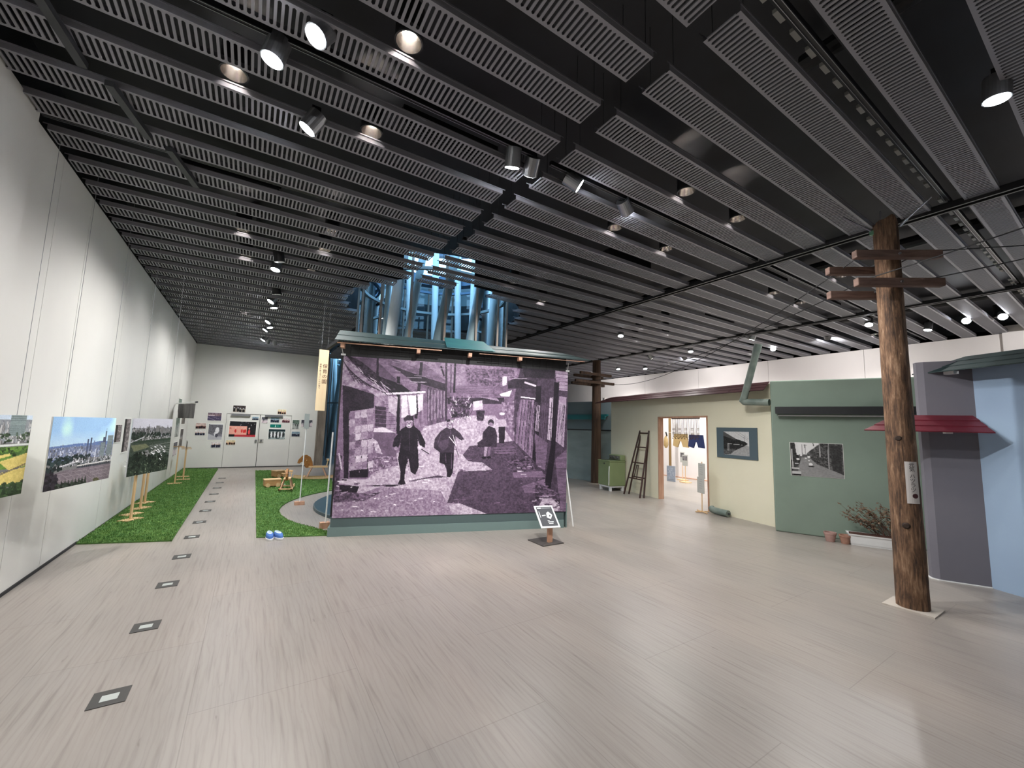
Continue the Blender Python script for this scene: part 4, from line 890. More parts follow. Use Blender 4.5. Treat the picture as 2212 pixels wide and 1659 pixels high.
for i, (x,y,h) in enumerate(((-1.50,8.88,.80),(-1.58,9.36,.84),(-1.56,9.9,.92),(-1.6,10.5,.92),(-1.5,13.3,.95),(-1.42,14.1,.85),(-1.5,14.78,.85))):
    card_stand(x, y, 'thin wooden label stand on the left turf, %s from the camera' % LS[i], h, .9 if i < 4 else .12, base=(.14,.08), edge=i > 3)

# ------------------------------------------------------------------ stands by the round plinth
t = thing('sign_post', 'slim white post with a grey card rising from a brick weight on bare floor', 'sign post', (.945,9.32,0))
MB().box((.85,9.26,0),(1.03,9.38,.065)).build('brick_weight', PINK, t); MB().tube([(.945,9.32,.065),(.955,9.32,1.82)], .011, 8).build('post', WHITE, t)
MB().box((.905,9.29,1.515),(.995,9.305,1.817)).build('card', mat('grey_green_card',(150,158,156),.6), t)
t = thing('sign_post', 'white post on a brick weight tight against the left edge of the screen', 'sign post', (1.10,7.13,0))
MB().box((1.03,7.08,0),(1.17,7.19,.09)).build('brick_weight', PINK, t); MB().tube([(1.11,7.12,.09),(1.12,7.12,1.5)], .012, 8).build('post', WHITE, t)

# ------------------------------------------------------------------ toys on the turf
def wagon(label, c, rz, L, W, H):
    t = thing('toy_wagon', label, 'toy', (*c,.02)); R = Matrix.Rotation(rz,3,'Z'); b = Vector((*c,.02)); T = lambda a,d,z: b+R@Vector((a,d,z))
    MB().box((-L/2,-W/2,.03),(L/2,W/2,H),T).build('box_body', mat('tan_plywood',(176,132,88),.6,c2=(196,150,102),scale=(5,5,25)), t)
    MB().box((-L/2-.01,-W/2-.01,H),(L/2+.01,W/2+.01,H+.02),T).build('lid', PINE, t)
    for s in (-1,1):
        for e in (-1,1): MB().tube([T(e*(L/2-.07),s*(W/2),.05),T(e*(L/2-.07),s*(W/2+.025),.05)], .05, 14).build('wheel', PINE, t)
    MB().tube([T(L/2,0,.06),T(L/2+.12,0,.03)], .008, 6).build('pull_cord', WHITE, t)
wagon('low wooden toy wagon on the turf, nearer of the two', (.56,11.98), .12, .36, .24, .17)
wagon('low wooden toy wagon on the turf, farther of the two', (.80,13.9), .5, .30, .26, .18)
def horse(label, c, rz, s, front):
    t = thing('rocking_horse', label, 'rocking horse', (*c,.02)); R = Matrix.Rotation(rz,3,'Z'); b = Vector((*c,.02)); T = lambda a,d,z: b+R@(Vector((a,d,z))*s)
    for e in (-1,1):
        pts = [(x, e*.14, .015+.55*(1-math.sqrt(max(0,1-(x/1.05)**2)))*.55) for x in [-.52+.08*i for i in range(14)]]
        mb = MB()
        for (x0,y0,z0),(x1,y1,z1) in zip(pts, pts[1:]):
            A = [T(x0,y0-.012,z0),T(x0,y0+.012,z0),T(x0,y0+.012,z0+.045),T(x0,y0-.012,z0+.045)]; B = [T(x1,y1-.012,z1),T(x1,y1+.012,z1),T(x1,y1+.012,z1+.045),T(x1,y1-.012,z1+.045)]
            for k in range(4): mb.quad(A[k],A[(k+1)%4],B[(k+1)%4],B[k])
        mb.quad(*[T(pts[0][0],pts[0][1]+a,pts[0][2]+z) for a,z in ((-.012,0),(.012,0),(.012,.045),(-.012,.045))]); mb.build('rocker', PINE, t)
    for x in (-.3,.28): MB().box((x-.02,-.17,.05),(x+.02,.17,.08),T).build('cross_bar', PINE, t)
    for x0,x1 in ((.22,.12),(-.22,-.12)):
        for e in (-1,1): MB().tube([T(x0,e*.13,.06),T(x1,e*.07,.30)], .018*s, 8).build('leg', PINK, t)
    MB().box((-.24,-.085,.29),(.2,.085,.325),T).build('seat', PINE, t)
    bk = MB().box((-.26,-.10,.46),(-.20,.10,.50),T)
    bk.build('backrest', PINE, t)
    for e in (-1,1): MB().tube([T(-.21,e*.07,.32),T(-.235,e*.07,.47)], .011*s, 6).build('spindle', PINE, t)
    mane = [(.10,.29),(.12,.42),(.17,.54),(.26,.60),(.36,.58),(.44,.48),(.46,.40),(.41,.385),(.36,.43),(.31,.41),(.30,.33),(.26,.28)]
    mb = MB(); n = len(mane); A = [T(x,-.025,z) for x,z in mane]; B = [T(x,.025,z) for x,z in mane]; mb.quad(*A); mb.quad(*B[::-1])
    for k in range(n): mb.quad(A[k],B[k],B[(k+1)%n],A[(k+1)%n])
    hd = mb.build('head', mat('caramel_wood',(168,112,52),.55,c2=(140,88,38),scale=(14,14,14)), t)
    for e in (-1,1): MB().tube([T(.35,e*.026,.50),T(.35,e*.031,.50)], .014*s, 10).build('eye', mat('dark_brown_paint',(60,36,18),.5), t)
    MB().tube([T(.25,-.13,.47),T(.25,.13,.47)], .011*s, 8).build('handle_bar', PINE, t)
horse('small wooden rocking horse facing the camera, front legs spread', (.84,11.28), -1.72, .88, True)
horse('wooden rocking horse in profile with a brown head beside the screen', (1.72,13.15), 3.0, 1.15, False)

# ------------------------------------------------------------------ shoes
SHB = mat('blue_canvas',(72,112,182),.85,c2=(82,124,192),scale=(60,60,60)); SOLE = mat('white_rubber',(236,238,240),.5); INS = mat('pale_lining',(214,228,236),.8)
def shoe(label, c, rz):
    t = thing('slip_on_shoe', label, 'shoe', (*c,0), 'pair of blue slip-on shoes'); R = Matrix.Rotation(rz,3,'Z'); b = Vector((*c,0)); T = lambda a,d,z: b+R@Vector((a,d,z))
    N = 20
    def outline(k, z, g=0):     # toe at +x
        o = []
        for i in range(N):
            a = 2*math.pi*i/N; x = math.cos(a)*.125*k; wd = (.048+.006*math.cos(a))*k; o.append((x, math.sin(a)*wd, z))
        return o
    def loft(rings, M, name, cap=True, par=None):
        mb = MB(); n = len(rings[0]); bb = [T(*p) for r in rings for p in r]; mb.v = [tuple(p) for p in bb]
        for i in range(len(rings)-1):
            for j in range(n): j2 = (j+1)%n; mb.f.append((i*n+j,i*n+j2,(i+1)*n+j2,(i+1)*n+j))
        if cap: mb.f.append(tuple(range(n))[::-1]); mb.f.append(tuple((len(rings)-1)*n+j for j in range(n)))
        return mb.build(name, M, par or t, smooth=True)
    loft([outline(1,0),outline(1.03,.008),outline(1.03,.028),outline(.99,.03)], SOLE, 'sole')
    def upper(z, sx, sy, x0, drop): return [(x0+math.cos(2*math.pi*i/N)*.122*sx, math.sin(2*math.pi*i/N)*.047*sy, z-(drop*max(0,math.cos(2*math.pi*i/N))**1.0)) for i in range(N)]
    loft([upper(.03,1,1,0,0),upper(.055,.99,.99,-.002,.004),upper(.078,.93,.9,-.008,.012),upper(.088,.74,.68,-.028,.004)], SHB, 'upper', cap=False)
    loft([upper(.088,.74,.68,-.028,.004),upper(.092,.66,.58,-.035,.0),upper(.06,.58,.5,-.038,0),upper(.045,.3,.3,-.04,0)], INS, 'lining', cap=False)
    MB().box((.02,-.009,.082),(.05,.009,.087),T).build('elastic_gusset', SOLE, t)
shoe('left blue canvas slip-on shoe with white sole before the turf edge', (.345,6.80), -1.5)
shoe('right blue canvas slip-on shoe with white sole before the turf edge', (.452,6.775), -1.28)

# ================================================================== HOUSE FRONTS ON THE RIGHT
# cream front with doorway
CF = Frame((9.08,8.72),(8.152,3.815)); T = lambda a,d,z: CF(a,d,z)
cr = thing('cream_house_front', 'cream painted house front with an open doorway and a brown lean-to roof', 'house front', tuple(CF(CF.L/2,0,0)))
s0, s1 = 2.0, 3.545; H = 2.62
MB().box((0,-.12,0),(s0,0,H),T).build('wall_panel', CREAM, cr); MB().box((s1,-.12,0),(CF.L,0,H),T).build('wall_panel', CREAM, cr); MB().box((s0,-.12,2.04),(s1,0,H),T).build('lintel_panel', CREAM, cr)
MB().box((s0,-.13,0),(s0+.035,.012,2.04),T).build('door_jamb', PINK, cr); MB().box((s1-.035,-.13,0),(s1,.012,2.04),T).build('door_jamb', PINK, cr); MB().box((s0,-.13,2.005),(s1,.012,2.04),T).build('door_head', PINK, cr)
MB().box((0,-1.2,0),(.04,-.12,H),T).build('end_return', CREAM, cr)
shed_roof(CF, 'roof_sheet', cr, ROOFB, (-.02,2.65), (CF.L+.0,2.655), (-.42,.30,2.475), (CF.L+.09,.30,2.465), 3)
for a in (.9,4.3): MB().box((a,.1,2.49),(a+.04,.25,2.515),T).build('roof_bracket', ROOFB, cr)

# framed street photo on the cream wall
t = thing('framed_photo', 'black and white street photo in a wide slate blue mount on the cream wall', 'photograph', tuple(CF(4.25,.01,1.167)))
sa, sb = 3.785, 4.71
MB().box((sa,.0,1.167),(sb,.018,1.788),T).build('mount_board', mat('slate_blue_mount',(78,94,102),.8), t)
def street(w,h):
    P = Pic(w,h); P.a[:] = .8; P.rect(.78,0,0,1,.4,.05); P.poly(.16,[(0,.1),(.55,.32),(.85,.42),(.95,.5),(.6,.75),(0,.95)],.15,(40,30),2); P.poly(.32,[(0,.0),(.0,.2),(.5,.36),(.5,.3)],.06)
    P.poly(.62,[(.45,.8),(.9,.55),(1,.6),(1,1),(.1,1)],.08,(30,30),3); P.poly(.3,[(0,.75),(.5,.72),(.3,.95),(0,1)],.25,(50,40),4)
    for x in (.18,.22,.45,.5,.55): P.line(.85,(x,.5),(x,.82),.012)
    P.line(.85,(.18,.52),(.75,.55),.012); P.line(.3,(.5,.05),(.95,.35),.006); P.line(.3,(.6,.02),(.98,.3),.006); P.line(.25,(.82,.2),(.82,.5),.014); P.line(.3,(.76,.25),(.88,.24),.01); return P
street(80,66).obj('photo_print', lambda u,v: CF(3.955+u*.588,.021,1.707-v*.475), t)

# stove pipe through the cream front
t = thing('stove_pipe', 'grey green stove pipe bending up from the green house corner to the ceiling', 'pipe', tuple(CF(4.5,.34,2.2)))
e0, e1, e2 = CF(4.98,.34,2.235), CF(4.42,.34,2.255), CF(4.08,.30,3.36)
e0, e1, e2 = CF(5.10,.18,2.25), CF(4.66,.30,2.275), CF(5.02,.30,3.34)
MB().tube([e0,e1.lerp(e0,.1)], .062, 18).build('horizontal_pipe', PIPE, t, smooth=True)
MB().tube([e1.lerp(e0,.12),e1.lerp(e0,.05)+Vector((0,0,.005)),e1+Vector((0,0,.02)),e1.lerp(e2,.05),e1.lerp(e2,.08)], .066, 18).build('elbow', PIPE, t, smooth=True)
MB().tube([e1.lerp(e2,.07),e1.lerp(e2,.87)], .062, 18).build('upright_pipe', PIPE, t, smooth=True)
MB().tube([e1.lerp(e2,.85),e2], [.069,.069], 18).build('pipe_cap', PIPE, t, smooth=True)

# grey shop front with shutter at the far left of the row
GF = Frame((9.05,12.1),(9.60,9.2)); T = lambda a,d,z: GF(a,d,z)
gs = thing('grey_shop_front', 'blue grey shop front with a teal awning and a frosted shutter behind the rear pole', 'house front', tuple(GF(GF.L/2,0,0)))
gz = mat('blue_grey_front',(126,142,148),.8)
MB().box((0,-.2,1.68),(GF.L,0,2.6),T).build('upper_wall', gz, gs); MB().box((0,-.2,0),(.6,0,1.68),T).build('side_wall', gz, gs)
MB().box((.6,-.2,0),(GF.L,-.05,1.68),T).build('shutter', mat('frosted_sheet',(140,156,156),.3,c2=(160,176,176),scale=(1,1,3)), gs)
MB().box((.6,-.05,1.64),(GF.L,-.02,1.68),T).build('shutter_rail', DARKM, gs); MB().box((1.10,-.06,0.3),(1.15,.0,1.7),T).build('white_stile', WHITE, gs)
for i in range(2): MB().box((.3,.0+i*.1,2.12-i*.05),(GF.L-.12,.1+i*.1,2.17-i*.05),T).build('awning_strip', AWN, gs)
MB().box((.3,.17,2.0),(GF.L-.12,.2,2.09),T).build('awning_valance', AWN, gs)

# green front
GRF = Frame((7.847,3.668),(8.50,2.32)); T = lambda a,d,z: GRF(a,d,z)
gr = thing('green_house_front', 'sage green house front with a narrow black awning behind the tall pole', 'house front', tuple(GRF(1,0,0)))
MB().prism([(7.847,3.668),(9.1,1.08),(9.75,1.4),(8.62,4.03)][::1],0,2.63).build('wall', GREEN, gr, bevel=.02)
MB().box((.06,.0,2.06),(2.2,.16,2.155),T).build('awning', mat('black_awning',(34,36,38),.5), gr); MB().box((.06,.14,2.03),(2.2,.17,2.065),T).build('awning_lip', MATS['black_awning'], gr)
MB().box((.10,.06,1.995),(1.95,.09,2.012),T).build('white_rail', WHITE, gr)
t = thing('street_photo', 'black and white photo of a lane with cars on the sage green wall', 'photograph', tuple(GRF(.6,.01,.98)))
MB().box((.255,.0,.975),(.985,.006,1.545),T).build('mount', PAPER, t)
def lane(w,h):
    P = Pic(w,h); P.a[:] = .35; P.rect(.88,.1,0,.55,.35); P.poly(.2,[(.0,0),(.1,0),(.14,.3),(.2,.6),(.0,.9)],.15,(30,30),1); P.line(.85,(.12,0),(.15,.38),.05)
    P.poly(.3,[(.32,.32),(.5,.1),(.6,0),(1,.02),(1,1),(.6,.75),(.4,.6)],.3,(46,36),2); P.poly(.22,[(.75,.05),(.97,.06),(.97,.95),(.8,.8)],.1,(40,40),3)
    P.poly(.55,[(.22,.45),(.35,.42),(.5,.62),(1,.9),(1,1),(.12,1),(.16,.7)],.06,(30,30),4)
    for x,wd in ((.23,.012),(.29,.014)): P.line(.4,(x,.06),(x+.01,.34),wd)
    P.line(.4,(.26,.07),(.33,.07),.012); P.line(.7,(.565,0),(.575,.4),.018); P.line(.62,(.735,.02),(.73,.75),.02); P.line(.3,(.45,0),(.46,.1),.02)
    for x,y,r in ((.39,.64,.04),(.21,.38,.025),(.3,.47,.02),(.36,.42,.03),(.36,.53,.018),(.145,.5,.03)): P.ell(.9,x,y,r,r*1.1)
    P.ell(.12,.4,.7,.06,.02); P.rect(.78,.02,.75,.17,.8); P.rect(.75,.02,.87,.2,.94); P.rect(.1,.04,.94,.2,.99); P.rect(.75,.08,.62,.16,.655); P.line(.8,(.03,.2),(.04,.75),.02)
    return P
lane(96,74).obj('photo_print', lambda u,v: GRF(.262+u*.716,.009,1.54-v*.56), t)

# slate grey corner and its maroon awning
g0, g1 = (7.0,1.545), (7.231,1.116); GY = Frame(g0, g1); T = lambda a,d,z: GY(a,d,z)
gy = thing('slate_house_front', 'slate grey house corner with a maroon sheet awning right of the tall pole', 'house front', tuple(GY(.25,0,0)))
MB().prism([(7.03,1.49),(7.231,1.116),(8.4,1.03),(8.4,1.88),(7.10,1.60),(7.04,1.56)],0,2.62).build('wall', GREYW, gy)
MB().prism([(7.02,1.50),(7.225,1.11),(7.3,1.15),(7.11,1.62),(7.03,1.57)],0,.012).build('floor_edge', WHITE, gy)
shed_roof(GY, 'awning_sheet', gy, ROOFR, (-.25,1.95), (.46,1.95), (-.62,.35,1.745), (.50,.35,1.745), 3)
for a in (.12,): MB().box((a,.22,1.73),(a+.06,.30,1.76),T).build('white_bracket', WHITE, gy)

# pale blue front and its dark green roof
BF = Frame((7.231,1.116),(6.55,-.54)); T = lambda a,d,z: BF(a,d,z)
bl = thing('blue_house_front', 'pale blue house front with a dark green roof at the right edge', 'house front', tuple(BF(.8,0,0)))
MB().prism([(7.231,1.116),(6.55,-.54),(8.6,-.9),(8.6,.95)],0,2.6).build('wall', BLUEW, bl)
shed_roof(BF, 'roof_sheet', bl, ROOFG, (-.05,2.67), (1.9,2.67), (-.42,.30,2.475), (1.9,.30,2.475), 3)
MB().box((-.14,.14,2.45),(-.04,.22,2.485),T).build('white_bracket', WHITE, bl)
MB().tube([BF(.37,.05,0.01),BF(.42,.16,.02),BF(.7,.2,.02)], .02, 8).build('floor_cable', CABLE, bl)

# ------------------------------------------------------------------ telegraph poles
px, py = 5.657, 1.41
tp1 = thing('telegraph_pole', 'tall rough brown telegraph pole with crossarms in the right foreground', 'telegraph pole', (px,py,0))
rs = np.random.RandomState(4); mb = MB(); NS, NZ = 28, 60
for i in range(NZ+1):
    z = .012+3.99*i/NZ; r = .124-.021*z/4
    for j in range(NS):
        a = 2*math.pi*j/NS; rr = r*(1+.018*math.sin(3*a+z*1.3)+.012*math.sin(7*a-z*.9)+.010*math.sin(13*a+z*.7)+rs.uniform(-.008,.008))
        mb.v.append((px+rr*math.cos(a)+.006*math.sin(z*1.7), py+rr*math.sin(a), z+(.03*math.sin(2*a)+.015*math.sin(5*a) if i == NZ else 0)))
for i in range(NZ):
    for j in range(NS): j2 = (j+1)%NS; mb.f.append((i*NS+j,i*NS+j2,(i+1)*NS+j2,(i+1)*NS+j))
mb.f.append(tuple(NZ*NS+j for j in range(NS))); mb.f.append(tuple(range(NS))[::-1])
mb.build('post', WOODP, tp1, smooth=True)
for z, a in ((1.66,.8),(.80,.9),(2.9,1.1)):   # knots on the side towards the hall
    an = math.pi+.25+a-.95; r = .124-.021*z/4; cx_, cy_ = px+r*math.cos(an), py+r*math.sin(an); q = Vector((math.cos(an),math.sin(an),0))
    MB().tube([Vector((cx_,cy_,z))-q*.012,Vector((cx_,cy_,z))+q*.004], [.034,.02], 10).build('knot', mat('dark_knot',(58,42,32),.85,c2=(38,28,22),scale=(60,60,60)), tp1)
AF = Frame((5.19,1.554),(5.877,1.05)); T = lambda a,d,z: AF(a,d,z)
for z in (3.52,3.22): MB().box((0,-.035,z),(.85,.035,z+.085),T).build('crossarm', ARMW, tp1, bevel=.008)
T = lambda a,d,z: AF(a,d-.33,z)
for z in (3.47,3.19): MB().box((-.05,-.035,z),(.72,.035,z+.085),T).build('crossarm', ARMW, tp1, bevel=.008)
for z in (3.56,3.26): MB().tube([AF(.42,.05,z),AF(.42,-.38,z)], .012, 8).build('bolt', STEEL, tp1)
for (p, q) in (((5.60,1.51,3.93),(5.52,1.73,4.16)),((5.68,1.30,3.92),(5.76,1.06,4.16)),((5.70,1.45,4.0),(5.70,1.45,4.16))): MB().tube([p,q], .008, 6).tube([p,Vector(p).lerp(Vector(q),.25)], .014, 6).build('stay_rod', STEEL, tp1)
MB().box((5.60,1.46,3.885),(5.64,1.53,3.93)).build('green_clip', mat('green_plastic',(96,150,120),.5), tp1)
mb = MB(); pf = Frame((5.478,1.602),(5.484,1.25)); MB().box((5.49,1.22,0),(5.82,1.60,.012)).build('base_plate', mat('pale_plate',(190,182,172),.6), tp1)
# paper strip with brushed writing, wrapped on the post
A0 = math.atan2(-1.41,-5.657)+.55
def onpole(x, z, dr=.0): 
    r = (.124-.021*z/4)*1.045+dr; a = A0+x/.124; return Vector((px+r*math.cos(a)+.006*math.sin(z*1.7), py+r*math.sin(a), z))
mb = MB()
for i in range(6):
    for j in range(8):
        x0, x1 = -.055+.11*i/6, -.055+.11*(i+1)/6; z0_, z1_ = 1.02+.41*j/8, 1.02+.41*(j+1)/8
        mb.quad(onpole(x0,z0_),onpole(x1,z0_),onpole(x1,z1_),onpole(x0,z1_))
mb.build('paper_strip', mat('grey_paper',(206,202,200),.8), tp1)
IK = mat('black_ink',(42,40,44),.8)
for i, ch in enumerate('元気'): text(ch, .05, 'brushed_letter', IK, lambda x,y,i=i: onpole(x, 1.395-i*.042+y, .003), tp1)
for i, ch in enumerate('ハツラツ'): text(ch, .05, 'brushed_letter', IK, lambda x,y,i=i: onpole(x, 1.285-i*.045+y, .003), tp1)
MB().quad(*[onpole(.012+.026*math.cos(t*.785),1.095+.024*math.sin(t*.785),.003) for t in range(8)]).build('red_seal', mat('dark_red_ink',(64,24,30),.7), tp1)

qx, qy = 9.28, 9.55
tp2 = thing('telegraph_pole', 'thinner dark telegraph pole standing beside the green washing machine', 'telegraph pole', (qx,qy,0))
mb = MB(); 
mb.tube([(qx,qy,z) for z in (0,1,2,3,3.9)], [.16,.152,.145,.138,.13], 18); mb.build('post', WOODD, tp2, smooth=True)
for z,l,dy in ((3.12,.95,-.17),(3.38,.75,-.17),(3.08,.8,.17),(3.34,.7,.17)): MB().box((qx-l-.1,qy+dy-.04,z),(qx+l*.62,qy+dy+.04,z+.08)).build('crossarm', WOODD, tp2)
for dx in (-.07,.0,.09): MB().tube([(qx+dx,qy-.03,3.8),(qx+dx,qy-.03,4.06)], .006, 5).build('stay_rod', STEEL, tp2)
MB().box((qx-.2,qy-.2,0),(qx+.17,qy+.2,.012)).build('base_plate', MATS['pale_plate'], tp2)
def sag(p, q, s, n=16): 
    p, q = Vector(p), Vector(q); return [p.lerp(q,i/n)-Vector((0,0,4*s*(i/n)*(1-i/n))) for i in range(n+1)]
for p,q,s,lab in (((qx+.55,qy-.17,3.16),(5.30,1.47,3.61),.42,'lower slack overhead cable between the two poles'),((qx-.5,qy-.17,3.2),(5.75,1.14,3.61),.34,'upper slack overhead cable between the two poles'),
                  ((5.30,1.47,3.31),(4.6,-2.8,3.9),.1,'overhead cable running from the tall pole over the camera'),((5.8,1.11,3.31),(6.6,-2.6,3.9),.1,'overhead cable running off to the right from the tall pole'),
                  ((qx-.85,qy-.17,3.12),(5.2,12.5,2.9),.2,'overhead cable running left from the rear pole behind the screen'),((5.78,1.12,3.6),(10.45,-2.5,4.1),.05,'thin cable rising to the right from the upper crossarm')):
    tag(MB().tube(sag(p,q,s), .006, 5).build('overhead_cable', CABLE), lab, 'cable', 'overhead cables')

# ------------------------------------------------------------------ washing machine
wx = Frame((8.50,8.66),(8.40,8.12)); T = lambda a,d,z: wx(a,d,z)
WG = mat('olive_green_enamel',(136,150,108),.4,c2=(128,143,102),scale=(2,2,2)); wm = thing('washing_machine', 'old olive green top loading washing machine on a low white trolley', 'washing machine', tuple(wx(.28,-.25,0)))
MB().box((0,-.52,.14),(.56,0,.80),T).build('body', WG, wm, bevel=.015); MB().box((-.01,-.53,.80),(.57,.01,.825),T).build('top_panel', WG, wm, bevel=.006)
MB().box((.05,-.36,.825),(.36,-.06,.833),T).build('lid', mat('dark_lid',(70,78,60),.4), wm)
mb = MB(); 
for a in (0,): mb.box((0,-.52,.825),(.56,-.36,.98),T)
mb.build('control_panel', WG, wm, bevel=.02)
MB().box((.04,-.362,.85),(.52,-.352,.955),T).build('control_fascia', mat('chrome_fascia',(150,150,138),.3,metal=.6), wm)
for a in (.1,.25,.42): MB().tube([wx(a,-.352,.905),wx(a,-.325,.905)], .028, 14).build('knob', STEEL, wm)
MB().tube([wx(.55,.012,.68),wx(.56,.03,.5),wx(.55,.02,.3),wx(.53,.012,.16)], .012, 8).build('drain_hose', WHITE, wm)
MB().tube([wx(.3,.0,.74),wx(.3,.012,.74)], .02, 10).build('badge', DARKM, wm)
MB().box((.02,-.5,.10),(.54,-.02,.14),T).build('trolley', WHITE, wm)
for a in (.06,.5):
    for d in (-.06,-.46): MB().box((a-.03,d-.03,0),(a+.03,d+.03,.10),T).build('trolley_foot', WHITE, wm)

# ------------------------------------------------------------------ ladder against the cream wall
LB = mat('dark_bamboo',(58,34,28),.5)
ld_ = thing('wooden_ladder', 'dark wooden orchard ladder tapering upwards, leaning on the cream wall', 'ladder', (8.46,7.3,0))
tl_, tr_ = Vector((8.84,7.44,1.68)), Vector((8.77,7.09,1.68))
bl1, br1 = Vector((8.47,7.67,0)), Vector((8.32,7.02,0)); bl2, br2 = Vector((8.60,7.62,0)), Vector((8.42,6.98,0))
for b_, t_ in ((bl1,tl_),(br1,tr_),(bl2,tl_+Vector((.03,-.03,-.01))),(br2,tr_+Vector((.03,.03,-.01)))): MB().tube([b_,t_], [.022,.02], 8).build('rail', LB, ld_)
for k in (.26,.50,.74,.96): MB().tube([bl1.lerp(tl_,k),br1.lerp(tr_,k)], .016, 8).build('rung', LB, ld_)
MB().tube([bl2.lerp(tl_,.28),br2.lerp(tr_,.28)], .016, 8).build('rung', LB, ld_)
m0 = bl1.lerp(br1,.5); m1 = tl_.lerp(tr_,.5)
for e in (-.06,.06):
    d_ = (br1-bl1).normalized()*e; MB().tube([m0.lerp(m1,.26)+d_,m0.lerp(m1,.46)+d_*.6], .012, 6).build('prop_bar', LB, ld_)
MB().tube([m0.lerp(m1,.46)+(br1-bl1).normalized()*-.05,m0.lerp(m1,.46)+(br1-bl1).normalized()*.05], .014, 6).build('prop_head', LB, ld_)

# ------------------------------------------------------------------ cards before the doorway
t = thing('card_stand', 'pair of grey cards on a slim post standing in front of the doorway', 'stand', (8.12,5.22,0))
fr = Frame((8.19,5.36),(8.06,5.08)); T = lambda a,d,z: fr(a,d,z); m_ = fr.L/2
MB().tube([(8.12,5.22,.02),(8.14,5.22,1.05)], .010, 8).build('post', PINE, t)
MB().tube([fr(-.02,.0,.02),fr(fr.L+.02,0,.02)], .014, 6).tube([fr(m_,-.15,.02),fr(m_,.15,.02)], .014, 6).build('base_cross', PINE, t)
MB().box((m_-.13,.012,.40),(m_+.115,.022,.73),T).build('card', CARD, t); MB().box((m_-.10,.0,.71),(m_+.13,.01,1.02),T).build('card', CARD, t)
for (z0,z1,d) in ((.43,.70,.023),(.75,.99,.011)):
    for i in range(5): MB().box((m_-.05,d,z1-.02-i*.045),(m_+.055,d+.001,z1-.012-i*.045),T).build('text_line', mat('faint_print',(160,160,156),.7), t)

# piece of pipe on the floor
t = thing('pipe_offcut', 'short curved grey pipe piece lying at the foot of the cream wall', 'pipe', (8.22,4.86,0))
MB().tube([(8.26,5.10,.115),(8.24,5.07,.085),(8.23,5.0,.072),(8.225,4.9,.068),(8.19,4.70,.068)], [.062,.066,.066,.066,.066], 18).build('elbow_pipe', PIPE, t, smooth=True)
MB().tube([(8.19,4.70,.068),(8.183,4.665,.068)], .018, 8).build('pipe_stub', DARKM, t)

# ------------------------------------------------------------------ planter, pots, plant
TER = mat('terracotta',(158,118,100),.8,c2=(172,132,114),scale=(14,14,14)); SOIL = mat('dry_soil',(84,56,48),.95)
def pot(label, c, s, M):
    t = thing('flower_pot', label, 'pot', (*c,0)); b_ = (*c,0)
    MB().lathe(b_, [(.001,.0),(.055*s,.0),(.078*s,.11*s),(.084*s,.112*s),(.085*s,.14*s),(.074*s,.14*s),(.07*s,.1*s)], 28).build('pot_body', M, t, smooth=True)
    MB().quad(*[(c[0]+.07*s*math.cos(a*.449),c[1]+.07*s*math.sin(a*.449),.105*s) for a in range(14)]).build('soil', SOIL, t)
pot('pale terracotta flower pot by the green wall, left of the two', (7.94,2.905), 1.02, mat('pale_terracotta',(172,138,130),.8,c2=(184,150,142),scale=(14,14,14)))
pot('orange terracotta flower pot tight beside the white planter', (8.0,2.73), .95, TER)
PFm = Frame((8.0,2.655),(8.30,2.07)); T = lambda a,d,z: PFm(a,d,z)
t = thing('window_box', 'long white plastic planter box on the floor before the green wall', 'planter', tuple(PFm(.33,-.08,0)))
def loftbox(z0,k0,z1,k1,a0=0,a1=.68,d0=-.17,d1=0):
    q = []
    for z,k in ((z0,k0),(z1,k1)): q.append([PFm(a0-k,d0-k,z),PFm(a1+k,d0-k,z),PFm(a1+k,d1+k,z),PFm(a0-k,d1+k,z)])
    mb = MB(); A,B = q
    for i in range(4): mb.quad(A[i],A[(i+1)%4],B[(i+1)%4],B[i])
    mb.quad(*A[::-1]); return mb
loftbox(.0,0,.15,.02).build('box_body', WHITE, t); loftbox(.15,.03,.172,.034).build('rim', WHITE, t); loftbox(.022,.006,.03,.008).build('rib', WHITE, t)
MB().box((.0,-.16,.13),(.68,-.01,.176),T).build('soil', SOIL, t)
pt_ = thing('dried_plant', 'dry leafy shrub growing from the white planter beside the pole', 'plant', tuple(PFm(.42,-.08,.17)))
rs = random.Random(5); st = MB(); lf = MB()
for i in range(30):
    b_ = PFm(.30+.32*rs.random(),-.12+.08*rs.random(),.16); dirv = (PFm.u*(-.32+.45*rs.random()-.15)+PFm.n*rs.uniform(-.08,.14)+Vector((0,0,rs.uniform(.22,.52))))
    p1 = b_+dirv*.5+Vector((0,0,.03)); p2 = b_+dirv+PFm.u*rs.uniform(-.12,.05)
    st.tube([b_,p1,p2], [.004,.003,.0015], 5)
    for k in range(16):
        f_ = .3+.7*rs.random(); q = (b_.lerp(p1,f_*2) if f_ < .5 else p1.lerp(p2,(f_-.5)*2)); d_ = Vector((rs.uniform(-1,1),rs.uniform(-1,1),rs.uniform(-.7,.5))).normalized(); s_ = rs.uniform(.03,.06); w_ = d_.orthogonal().normalized()*s_*.26
        lf.quad(q,q+d_*s_*.5+w_,q+d_*s_,q+d_*s_*.5-w_)
st.build('stems', mat('dry_stem',(92,64,54),.8), pt_, kind='stuff'); lf.build('leaves', mat('dry_leaf',(92,84,60),.8,c2=(118,88,74),scale=(40,40,40)), pt_, kind='stuff')

